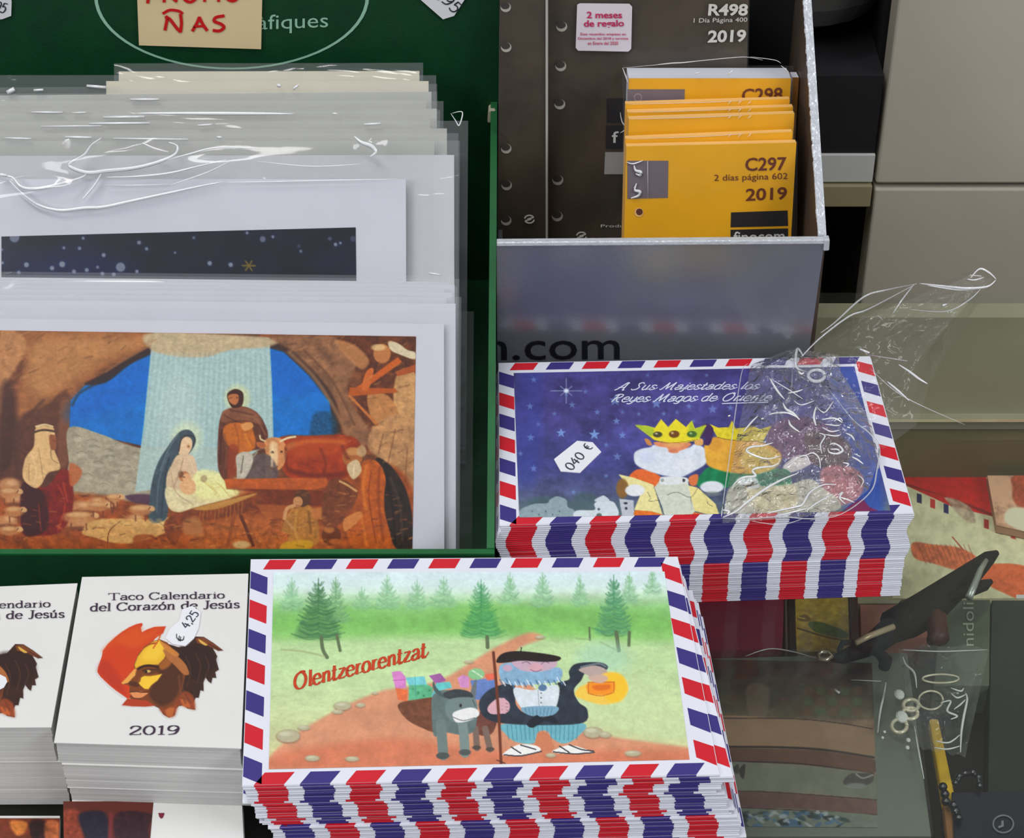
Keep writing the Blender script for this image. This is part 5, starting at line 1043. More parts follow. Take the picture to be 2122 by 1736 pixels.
def brown_refills():
    plA = leaning(.8190, 10); plB = leaning(.8120, 10)
    for (nm, pl, quad, lab) in (('a', plA, [(1137, -160), (1556, -160), (1534, 640), (1132, 640)], 'brown diary refill pack with white type and a pink-lettered sticker, in the silver box'),
                                ('b', plB, [(1036, -160), (1136, -160), (1131, 640), (1030, 640)], 'brown punched diary refill pack squeezed at the left end of the silver box')):
        P = pl([quad[3], quad[2], quad[1], quad[0]]); bz = .0025
        # carry the pack down to the box bottom
        P[0] = [P[0][0], pl.Y0 + bz * pl.T, bz]; P[1] = [P[1][0], pl.Y0 + bz * pl.T, bz]
        t = thing('diary_refill', lab, 'refill pack', (float((P[0][0] + P[1][0]) / 2), float(P[0][1]), bz))
        mb = MB(); th = .012; mb.hexa([tuple(p - pl.n * th) for p in P] + [tuple(p) for p in P]); mb.build('cover', M_brown, t)
        if nm == 'a':
            for (u, v) in [(1164, 55), (1162, 137), (1160, 216), (1156, 373), (1155, 448)]: punched_hole(pl, u, v, 11.5, t)
            film_sheet('wrap', pl, [(1134, -150), (1558, -150), (1540, 560), (1130, 560)], M_wrap, t, lift=.0012, wav=.0004, seed=31)
            stk = poly_on('sticker', pl, [(1196, 10), (1202, 7), (1304, 8), (1310, 14), (1308, 101), (1302, 107), (1198, 105), (1193, 99)], mat('pinkish_sticker', (216, 206, 214), .4, vary=.03), t, .0018, .0002)
            mp = mat('magenta_print', (190, 40, 90), .4)
            type_on('lettering', '2 meses', pl, (1216, 38), (1289, 38), (1216, 24), mp, stk, .02, .0022)
            type_on('lettering', 'de regalo', pl, (1210, 60), (1293, 59), (1210, 42), mp, stk, .02, .0022)
            for k, (s, a, b) in enumerate((('Este recambio empieza en', 1203, 1297), ('Diciembre del 2018 y termina', 1198, 1302), ('en Enero del 2020', 1218, 1281))): type_on('lettering', s, pl, (a, 75 + k * 9), (b, 75 + k * 9), (a, 68 + k * 9), mp, stk, .01, .0022)
            type_on('lettering', 'R498', pl, (1467, 33), (1549, 33), (1469, 8), M_white, t, .03, .0018)
            type_on('lettering', '1 D\u00eda P\u00e1gina 400', pl, (1437, 50), (1548, 48), (1438, 38), M_white, t, 0, .0018)
            type_on('lettering', '2019', pl, (1466, 89), (1545, 87), (1468, 63), M_white, t, .03, .0018)
            poly_on('printed_block', pl, [(1257, 204), (1330, 204), (1330, 254), (1257, 254)], M_blk, t, .0006)
            poly_on('printed_block', pl, [(1256, 260), (1330, 260), (1330, 308), (1255, 308)], M_blk, t, .0006)
            poly_on('printed_block', pl, [(1254, 315), (1330, 315), (1330, 361), (1252, 361)], mat('grey_print', (150, 148, 142), .5), t, .0006)
            type_on('lettering', 'f', pl, (1268, 296), (1282, 296), (1268, 272), M_white, t, .01, .0010)
            type_on('lettering', 'Producto', pl, (1245, 471), (1320, 471), (1245, 465), M_white, t, 0, .0010)
            rec = (1205, 489)
        else:
            for (u, v) in [(1048, 15), (1049, 98), (1049, 308), (1050, 384), (1049, 457)]: punched_hole(pl, u, v, 11, t)
            film_sheet('wrap', pl, [(1037, -150), (1137, -150), (1132, 560), (1028, 560)], M_wrap, t, lift=.0010, wav=.0004, seed=33, nx=10)
            rec = (1097, 454)
        mb = MB()
        for s in (0, 1):
            q = [(rec[0] + 10 * math.cos(a), rec[1] + 8 * math.sin(a)) for a in np.linspace(math.pi * (s + .05), math.pi * (s + .85), 9)] + [(rec[0] + (4 if s == 0 else -4), rec[1])]
            for i in range(len(q) - 1):
                a, b = np.array(q[i]), np.array(q[i + 1]); d = b - a; n = np.array([-d[1], d[0]]) / (np.linalg.norm(d) + 1e-9) * 1.5
                mb.quad(*[tuple(v) for v in pl([a + n, a - n, b - n, b + n], .0018)])
        mb.build('recycling_mark', M_white, t)
        e = MB(); add_tube(e, [pl([(1133, v)], .0012)[0] + 0 for v in (-140, 100, 300, 560)] if nm == 'a' else [pl([(1133, v)], .0012)[0] for v in (-140, 100, 300, 560)], .0006, sides=5)
        e.build('wrap_seam', mat_film('seam_' + nm, veil=.5, rough=.2, veil_rgb=(.7, .7, .66)), t)
brown_refills()

M_orange = mat('orange_cover', (232, 168, 0), .4, vary=.05, scale=40, k=1.02)
M_obrown = mat('brown_print', (104, 42, 8), .45); M_oedge = mat('pale_orange_edge', (244, 190, 110), .5, vary=.05)
M_lav = mat('grey_lilac_print', (112, 100, 108), .5, vary=.04)
def orange_refills():
    L = 14
    specs = [(.7530, 1298, 303, 1650, 295), (.7590, 1296, 287, 1642, 273), (.7672, 1303, 246, 1646, 235), (.7745, 1300, 232, 1643, 221), (.7800, 1296, 215, 1636, 205)]
    tags = ['orange diary refill pack with full C297 lettering, front of its row in the silver box', 'second orange refill pack, its top edge just above the C297 one', 'third orange refill pack from the front, a wider orange band showing above the second',
            'fourth orange refill pack from the front, a thin strip showing', 'fifth orange refill pack from the front, right below the white-topped one']
    for i, (Y0, ul, vl, ur, vr) in enumerate(specs):
        pl = leaning(Y0, L); bz = .0025
        tl, tr = pl([(ul, vl), (ur, vr)]); bl = np.array([tl[0] - .0004, Y0 + bz * pl.T, bz]); br = np.array([tr[0], Y0 + bz * pl.T, bz]); P = [bl, br, tr, tl]
        t = thing('diary_refill', tags[i], 'refill pack', (float((bl[0] + br[0]) / 2), float(bl[1]), bz), 'orange diary refills in the silver box')
        mb = MB(); th = .0042; mb.hexa([tuple(p - pl.n * th) for p in P] + [tuple(p) for p in P]); mb.build('page_block', M_oedge, t)
        mb = MB(); q = [p + pl.n * .0006 for p in P]; mb.hexa([tuple(p - pl.n * .0005) for p in q] + [tuple(p) for p in q]); mb.build('cover', M_orange, t)
        film_sheet('wrap', pl, [(ul - 5, vl - 3), (ur + 3, vr - 3), (ur + 2, 560), (ul - 8, 560)], M_wrapb, t, nx=14, ny=10, lift=.0012, wav=.0004, seed=51 + i)
        if i == 0:
            poly_on('printed_block', pl, [(1300, 333), (1385, 333), (1384, 410), (1300, 412)], M_lav, t, .0008)
            poly_on('printed_block', pl, [(1515, 440), (1632, 436), (1633, 468), (1514, 471)], M_blk, t, .0008)
            poly_on('printed_block', pl, [(1514, 476), (1633, 473), (1633, 530), (1514, 530)], M_blk, t, .0008)
            type_on('lettering', 'C297', pl, (1544, 355), (1629, 353), (1545, 327), M_obrown, t, .018, .0009)
            type_on('lettering', '2 d\u00edas p\u00e1gina 602', pl, (1480, 379), (1632, 375), (1480, 362), M_obrown, t, 0, .0009)
            type_on('lettering', '2019', pl, (1545, 417), (1630, 413), (1546, 391), M_obrown, t, .018, .0009)
            type_on('lettering', 'finocom', pl, (1520, 502), (1626, 499), (1520, 480), M_white, t, .01, .0011)
            poly_on('hole_ring', pl, ell(1324, 440, 9.5, 9.5, 16)[:-1], M_oedge, t, .0009); poly_on('punched_hole', pl, ell(1325, 439, 7, 7, 16)[:-1], mat('hole_brown', (90, 40, 24), .6), t, .0010)
            crease_glints('wrap_fold_glint', pl, (1000, 0), 2.947, [([(925, 1010), (935, 1040), (965, 1050), (960, 1070), (935, 1060)], 1.6), ([(940, 1120), (930, 1160), (960, 1170), (950, 1195), (905, 1210)], 1.6), ([(880, 990), (920, 1000), (980, 980)], .7), ([(1008, 985), (1010, 1210)], .3)], M_crease_glint, t, lift=.0016, r=.0005)  # bright glints on the wrap folds, modelled in white
        if i in (1, 2, 3, 4):
            crease_glints('wrap_fold_glint', pl, (1000, 0), 2.947, [([(890 + 7 * k, vl * 2.947 + 3), (1300, (vl * .62 + vr * .38) * 2.947 + 4), (1600 + 20 * k, (vl * .2 + vr * .8) * 2.947 + 5)], .35) for k in range(1)] + [([(1500 + 60 * k, vr * 2.947 + 30), (1520 + 60 * k, vr * 2.947 + 12)], .5) for k in range(3)], M_crease_glint2, t, lift=.0016, r=.0006)  # soft pale glints painted along the wrap tops
    # the rear pad, C298, whose white top is seen
    pl = leaning(.7890, L); bz = .0025
    tl, tr = pl([(1303, 162), (1639, 162)]); bl = np.array([tl[0] - .0004, pl.Y0 + bz * pl.T, bz]); br = np.array([tr[0], pl.Y0 + bz * pl.T, bz]); P = [bl, br, tr, tl]
    t = thing('diary_refill', 'thick orange C298 refill pack with a white page top, rearmost of the orange row', 'refill pack', (float((bl[0] + br[0]) / 2), float(bl[1]), bz), 'orange diary refills in the silver box')
    back = [p - pl.n * .0178 for p in P]
    mb = MB(); mb.hexa([tuple(p) for p in back] + [tuple(p) for p in P]); mb.build('page_block', mat('page_top', (214, 216, 226), .6, vary=.03), t)
    mb = MB(); q = [p + pl.n * .0006 for p in P]; mb.hexa([tuple(p - pl.n * .0005) for p in q] + [tuple(p) for p in q]); mb.build('cover', M_orange, t)
    poly_on('printed_block', pl, [(1300, 185), (1419, 185), (1418, 225), (1300, 228)], M_lav, t, .0008)
    type_on('lettering', 'C298', pl, (1537, 212), (1621, 209), (1538, 184), M_obrown, t, .018, .0009)
    poly_on('hole_ring', pl, ell(1322, 202, 9, 9, 16)[:-1], mat('ring_pale', (150, 130, 140), .5), t, .0010); poly_on('punched_hole', pl, ell(1322, 202, 6.5, 6, 16)[:-1], M_lav, t, .0011)
    film_sheet('wrap', pl, [(1290, 134), (1644, 136), (1643, 560), (1292, 560)], M_wrapb, t, nx=16, ny=12, lift=.0012, wav=.0006, seed=77)
    crease_glints('wrap_fold_glint', pl, (1250, 110), 4.234, [([(170, 130), (500, 100), (800, 72), (1180, 36), (1300, 40), (1400, 62)], .5), ([(1290, 32), (1500, 60), (1560, 90)], .5), ([(480, 100), (600, 88), (690, 84), (800, 74)], .9), ([(170, 130), (200, 210), (215, 260)], 1.0), ([(800, 180), (850, 170)], 1.4), ([(1090, 190), (1140, 150)], 1.4), ([(1560, 110), (1620, 160), (1640, 210)], .8), ([(150, 520), (165, 600), (200, 660), (150, 700)], 1.1)], M_crease_glint, t, lift=.0022, r=.0003)  # wrap highlights put in as thin white tubes along its folds
    # one more pad against the right side
    pl = leaning(.800, L); tl, tr = pl([(1642, 160), (1684, 160)]); tr[0] = min(tr[0], SX1 - .0040)
    bl = np.array([tl[0], pl.Y0 + bz * pl.T, bz]); br = np.array([tr[0], pl.Y0 + bz * pl.T, bz]); P = [bl, br, tr, tl]
    t = thing('diary_refill', 'orange refill pack tinted amber for shade, wedged between the orange row and the silver box side', 'refill pack', (float((bl[0] + br[0]) / 2), float(bl[1]), bz))
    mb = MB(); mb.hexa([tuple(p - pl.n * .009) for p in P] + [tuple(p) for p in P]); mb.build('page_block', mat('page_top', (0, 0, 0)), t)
    mb = MB(); q = [p + pl.n * .0006 for p in P]; mb.hexa([tuple(p - pl.n * .0005) for p in q] + [tuple(p) for p in q]); mb.build('cover', mat('shaded_orange_cover', (150, 100, 40), .5, vary=.2, scale=30), t)  # orange cover darkened to amber, shade painted into its colour
orange_refills()

# ================================================================== airmail envelopes
EW, ED, ET = .1625, .1125, .0010233
M_env = mat('envelope_paper', (224, 226, 236), .55, vary=.015, scale=80)
M_red = mat('airmail_red', (204, 22, 40), .5, vary=.04); M_blue = mat('airmail_blue', (58, 46, 124), .5, vary=.04)
def envelope_mesh(name, swap=False, xy=None, T=ET, left_first='B', ph=.0040):
    """one folded envelope: body with a rounded front fold, airmail parallelograms on the face running over the fold"""
    if xy is None: xy = lambda s, t: (s - EW / 2, t)
    mb = MB(); r = .0003
    def P(s, t, z): x, y = xy(s, t); return (x, y, z)
    prof = [(.0, .0), (-r, T * .5), (.0, T)]
    for (a, za), (b, zb) in zip(prof[:-1], prof[1:]): mb.quad(P(0, a, za), P(EW, a, za), P(EW, b, zb), P(0, b, zb))
    mb.quad(P(0, 0, T), P(EW, 0, T), P(EW, ED, T), P(0, ED, T)); mb.quad(P(0, ED, 0), P(EW, ED, 0), P(EW, 0, 0), P(0, 0, 0))
    mb.quad(P(EW, 0, 0), P(EW, ED, 0), P(EW, ED, T), P(EW, 0, T)); mb.quad(P(0, ED, 0), P(0, 0, 0), P(0, 0, T), P(0, ED, T)); mb.quad(P(EW, ED, 0), P(0, ED, 0), P(0, ED, T), P(EW, ED, T))
    e = .00006; per = .01560; w = .0102
    A, B = (2, 1) if swap else (1, 2)
    for k in range(10):
        s = ph + per * k; c = A if k % 2 == 0 else B
        mb.quad(P(s, 0, T + e), P(s + w, 0, T + e), P(s + w + .0036, .0054, T + e), P(s + .0036, .0054, T + e), c)       # front border, top face
        for (a, za), (b, zb) in zip(prof[:-1], prof[1:]): mb.quad(P(s, a - e, za), P(s + w, a - e, za), P(s + w, b - e, zb), P(s, b - e, zb), c)
        if s + .0008 + w + .003 < EW: mb.quad(P(s + .0008, ED - .0058, T + e), P(s + .0008 + w, ED - .0058, T + e), P(s + w + .0032, ED - .0004, T + e), P(s + .0032, ED - .0004, T + e), c)
    for k in range(7):
        t0 = ED - .0066 - .01545 * k; c = B if k % 2 == 0 else A; h = .0094
        mb.quad(P(.0002, t0 - h, T + e), P(.0066, t0 - h - .0036, T + e), P(.0066, t0 - .0036, T + e), P(.0002, t0, T + e), c)
        t1 = ED - .0034 - .01545 * k; c = A if k % 2 == 0 else B
        mb.quad(P(EW - .0068, t1 - h + .001, T + e), P(EW - .0002, t1 - h - .0030, T + e), P(EW - .0002, t1 - .0034, T + e), P(EW - .0068, t1, T + e), c)
    return mesh_from(name, mb.V, mb.F, [M_env, M_red, M_blue], mb.M)
def around(c, cs):
    return [(p[0] - c[0], p[1] - c[1]) for p in cs]
def bilin(bl, br, tr, tl):
    bl, br, tr, tl = [np.array(p, float) for p in (bl, br, tr, tl)]
    def f(s, t):
        u, v = s / EW, t / ED; p = (bl * (1 - u) + br * u) * (1 - v) + (tl * (1 - u) + tr * u) * v; return float(p[0]), float(p[1])
    return f
CF = [(-.0915, .4844), (.0707, .4894), (.0634, .6005), (-.0998, .5990)]       # corners of the forest stack, front left first
CK = [(-.0049, .6189), (.1575, .6264), (.1544, .7300), (-.0058, .7251)]
cF = np.mean(np.array(CF), 0); cK = np.mean(np.array(CK), 0)
ENV_A = envelope_mesh('envelope', xy=bilin(*around(cF, CF))); ENV_B = envelope_mesh('envelope_turned', swap=True, xy=bilin(*around(cF, CF)))
ENV_K = envelope_mesh('envelope_kings', xy=bilin(*around(cK, CK))); ENV_L = envelope_mesh('envelope_kings_turned', swap=True, xy=bilin(*around(cK, CK)))
ENV_S = envelope_mesh('envelope_skewed', xy=bilin(*[(p[0] + dx, p[1] + dy) for p, dx, dy in zip(around(cF, CF), (0, .0044, -.0002, 0), (0, .0002, 0, 0))]))
def put_env(me, x, y, z, rot, label, group):
    o = bpy.data.objects.new('envelope', me); COL.objects.link(o); o.location = (x, y, z); o.rotation_euler = (0, 0, math.radians(rot)); tag(o, label, 'envelope', group); return o
def bilin(bl, br, tr, tl):
    bl, br, tr, tl = [np.array(p, float) for p in (bl, br, tr, tl)]
    def f(s, t):
        u, v = s / EW, t / ED; p = (bl * (1 - u) + br * u) * (1 - v) + (tl * (1 - u) + tr * u) * v; return float(p[0]), float(p[1])
    return f
def top_env(label, corners, z, group):
    me = envelope_mesh('envelope_top', xy=bilin(*corners)); c = np.mean([np.array(p) for p in corners], 0)
    t = thing('envelope', label, 'envelope', (float(c[0]), float(c[1]), z), group)
    o = link('paper', me, t); o.location = (0, 0, z); return t
ZT = .043
G1 = 'airmail envelopes in the forest stack'; G2 = 'airmail envelopes in the kings stack'
# --- front stack (forest picture)
rs = np.random.RandomState(21)
N = 43
for i in range(N - 1):
    d = N - 1 - i                                   # sheets below the top one
    r1 = rs.uniform(-.00028, .00028)
    if d < 20: me = ENV_A; dx = .00026 * d + .0006 * math.sin(d * .7) + r1
    else: me = ENV_B; dx = .0078 + .00016 * (d - 20) + .0007 * math.sin(d * .6) + r1
    if rs.rand() < .10: dx += rs.choice([-1, 1]) * .0022
    rot = rs.uniform(-.12, .12)
    lab = 'airmail envelope, %s from the top of the forest stack, only its striped edge showing' % ordinal(d + 1)
    if d in (1, 2, 3): me = ENV_S; dx = .0003 * d; rot = 0
    if d == 1: lab = 'airmail envelope sticking out to the right directly under the forest picture envelope'
    put_env(me, cF[0] + dx, cF[1] + rs.uniform(-.0003, .0003) - (0.0 if d < 20 else .0006), i * ET, rot, lab, G1)
te = top_env('airmail envelope with bearded man, donkey and forest picture, on top of the front stack', CF, (N - 1) * ET, G1)
plE1 = flat(N * ET)
paint_forest().sheet('forest_print', plE1, INK, te, k=ink_k, lift=.00015)
# "Olentzerorentzat" in brush script
pen_on('lettering', 'Olentzerorentzat', plE1, (607, 1430), (884, 1361), (602, 1398), mat('rust_print', (196, 62, 24), .5), te, nib=.13, thin=.07, slant=.18, join=True, lift=.0003)
# --- rear stack (kings picture)
M2 = 43
for i in range(M2 - 1):
    d = M2 - 1 - i
    if d < 23: me = ENV_K; dx = .0011 * (math.cos(d * .36) - 1) + rs.uniform(-.0001, .0001) + .0006; dy = 0
    else: me = ENV_L; dx = -.0006 + rs.uniform(-.00025, .00025); dy = -.0004
    if d in (17, 19): dy -= .0003
    lab = 'airmail envelope, %s from the top of the kings stack, only its striped edge showing' % ordinal(d + 1)
    put_env(me, cK[0] + dx, cK[1] + dy + rs.uniform(-.0001, .0001), i * ET, rs.uniform(-.03, .03), lab, G2)
te2 = top_env('airmail envelope with a crowned kings night picture, on top of the rear stack', CK, (M2 - 1) * ET, G2)
plE2 = flat(M2 * ET)
paint_kings().sheet('kings_print', plE2, INK, te2, k=ink_k, lift=.00015)
mw = mat('pale_script', (206, 212, 232), .5)
pen_on('lettering', 'A Sus Majestades los', plE2, (1272, 808), (1568, 806), (1273, 793), mw, te2, nib=.05, thin=.12, slant=.5, join=True, lift=.0003)
pen_on('lettering', 'Reyes Magos de Oriente', plE2, (1262, 833), (1594, 830), (1263, 817), mw, te2, nib=.05, thin=.12, slant=.5, join=True, lift=.0003)
poly_on('underline', plE2, [(1496, 835), (1592, 832), (1592, 834), (1496, 837)], mw, te2, .0003)
price_tag('white price label stuck on the kings envelope', plE2, [(1148, 951), (1196, 913), (1228, 916), (1246, 936), (1202, 979), (1162, 976)], (1196, 960), ['040', 'E'], [(1184, 976), (1222, 933)], [(1214, 944), (1230, 926)], [(1168, 966), (1206, 924)], lift=.0005, slant=0)

# ================================================================== block calendars
M_cal = mat('calendar_cover', (222, 221, 218), .5, vary=.015, scale=50, k=1.0)
M_pages = mat('calendar_pages', (206, 205, 202), .7, vary=.10, scale=3, stretch=(2, 2, 500), k=1.0)
M_serif = mat('plum_ink', (58, 40, 62), .5)
def page_block(name, corners, z0, z1, parent, seed):
    r = np.random.RandomState(seed); mb = MB(); n = max(2, int(round((z1 - z0) / .0016))); c = np.array(corners, float)
    for i in range(n):
        a = z0 + (z1 - z0) * i / n; b = z0 + (z1 - z0) * (i + 1) / n - .00004; j = np.array([r.uniform(-.00025, .00025), r.uniform(-.00018, .00018)])
        q = c + j; mb.hexa([(*p, a) for p in q] + [(*p, b) for p in q])
    return mb.build(name, M_pages, parent)
def shift(c, dx, dy): return [(p[0] + dx, p[1] + dy) for p in c]
CZ = .044
TR_ = [(-.1587, .5041), (-.0935, .5014), (-.0999, .5910), (-.1627, .5891)]          # right-hand calendar: BL BR TR TL
TL_ = [(-.2236, .5110), (-.1608, .5114), (-.1638, .5856), (-.2268, .5818)]
def calendar(label, corners, z_top, thick, group, seed, cover_over=.0012, text=None, head=None, block_in=.0007):
    c = np.array(corners); t = thing('block_calendar', label, 'calendar', (float(c[:, 0].mean()), float(c[:, 1].mean()), z_top - thick), group)
    m = c.mean(0); bl = m + (c - m) * (1 - block_in / .04); page_block('page_block', bl, z_top - thick, z_top - .0006, t, seed)
    mb = MB(); mb.hexa([(*p, z_top - .0006) for p in c] + [(*p, z_top) for p in c]); mb.build('cover', M_cal, t, bevel=.00015)
    return t
GC = 'block calendars'
plC = flat(CZ)
ta = calendar('block calendar with a red and gold profile head and a price label on its cover', TR_, CZ, .0110, GC, 1)
paint_head((0, 0), 'a').sheet('head_print', plC, INK, ta, k=1.0, lift=.00012)
pen_on('lettering', 'Taco Calendario', plC, (224, 1243), (466, 1239), (224, 1229), M_serif, ta, nib=.17, thin=.07, serif=True)
pen_on('lettering', 'del Coraz\u00f3n de Jes\u00fas', plC, (186, 1266), (497, 1259), (187, 1250), M_serif, ta, nib=.17, thin=.07, serif=True)
pen_on('lettering', '2019', plC, (266, 1522), (372, 1521), (268, 1504), M_serif, ta, nib=.2, thin=.07, serif=True)
price_tag('round-ended white price label on the cover of the calendar beside the forest envelopes', plC, [(343, 1322), (352, 1302), (372, 1285), (378, 1262), (398, 1255), (416, 1268), (412, 1300), (402, 1322), (384, 1338), (358, 1334)], (380, 1300), ['4,25', 'E'], [(389, 1303), (380, 1330)], [(414, 1270), (382, 1316)], [(373, 1296), (364, 1325)], lift=.0005, slant=0)
tb = calendar('topmost block calendar at the left frame edge, half of its profile head showing', TL_, CZ, .0178, GC, 2)
paint_head((-373.6, 15.5), 'b').sheet('head_print', plC, INK, tb, k=1.0, lift=.00012)
pen_on('lettering', 'Taco Calendario', plC, (-136, 1263), (105, 1257), (-136, 1249), M_serif, tb, nib=.17, thin=.07, serif=True)
pen_on('lettering', 'del Coraz\u00f3n de Jes\u00fas', plC, (-175, 1286), (134, 1279), (-174, 1270), M_serif, tb, nib=.17, thin=.07, serif=True)
poly_on('round_sticker', plC, [(-20, 1400), (0, 1397), (12, 1403), (15, 1412), (8, 1424), (-4, 1430), (-20, 1430)], M_label, tb, .0004, .0002)
calendar('second block calendar down in the stack beside the forest envelopes', shift(TR_, .0012, .0002), CZ - .0111, .0122, GC, 3, block_in=.0004)
calendar('lowest upright-stacked block calendar beside the forest envelopes, a thin grey-white block', shift(TR_, .0014, .0006), CZ - .0234, .0075, GC, 4, block_in=.0006)
calendar('second block calendar down in the stack at the left frame edge', shift(TL_, .0016, .0004), CZ - .0179, .0230, GC, 5, block_in=.0004)
# the calendar below, turned the other way, whose cover picture peeps out at the front
def lower_calendar():
    z = CZ - .0310; pl = flat(z)
    c = [tuple(at(pl, *p)[:2]) for p in ((132, 2060), (520, 2060), (500, 1640), (150, 1640))]
    t = thing('block_calendar', 'block calendar lying beneath the right calendar stack, dark red cover picture peeping out', 'calendar', (-.125, .47, 0), GC)
    page_block('page_block', c, 0.0, z - .0006, t, 9)
    mb = MB(); mb.hexa([(*p, z - .0006) for p in c] + [(*p, z) for p in c]); mb.build('cover', M_cal, t)
    P = Paint([(131, 1660), (318, 1660), (306, 1800), (133, 1800)], 90, 70, (0, 1140), 2.9125, (96, 40, 30))
    P.poly([(370, 1580), (480, 1580), (500, 1740), (370, 1740)], (140, 60, 40), 1, 20, tex=.3); P.poly([(480, 1590), (640, 1590), (640, 1800), (560, 1800), (500, 1700)], (34, 30, 46), 1, 20, tex=.3)
    P.poly([(700, 1590), (910, 1590), (900, 1660), (880, 1800), (720, 1800)], (52, 26, 34), 1, 16, tex=.3); P.line([(670, 1590), (660, 1800)], 20, (120, 44, 50), .9, 12)
    P.sheet('cover_picture', pl, INK, t, k=1.0, lift=.00015)
    poly_on('printed_drop', pl, [(328, 1684), (341, 1684), (338, 1693), (334, 1696), (330, 1692)], mat('plum_red', (120, 30, 50), .5), t, .0002)
    z2 = .0026; pl2_ = flat(z2)
    c = [tuple(at(pl2_, *p)[:2]) for p in ((-260, 1980), (118, 1980), (124, 1690), (-250, 1690))]
    t = thing('picture_leaflet', 'orange and dark picture leaflet under the left calendar stack, its front strip showing', 'leaflet', (-.2, .46, 0))
    mb = MB(); mb.hexa([(*p, 0) for p in c] + [(*p, z2) for p in c]); mb.build('paper', M_cal, t)
    P = Paint([(-30, 1695), (124, 1695), (122, 1800), (-30, 1800)], 70, 50, (0, 1140), 2.9125, (120, 52, 30))
    P.poly([(60, 1640), (160, 1640), (150, 1700), (100, 1720)], (206, 120, 50), 1, 16); P.poly([(180, 1640), (280, 1640), (270, 1800), (200, 1760)], (50, 22, 22), 1, 16, tex=.3); P.poly([(270, 1650), (350, 1640), (350, 1750), (290, 1800)], (196, 108, 60), .8, 16, tex=.2); P.rough(.4, 40, 20, 3)
    P.sheet('leaflet_picture', pl2_, INK, t, k=1.0, lift=.00015)
lower_calendar()

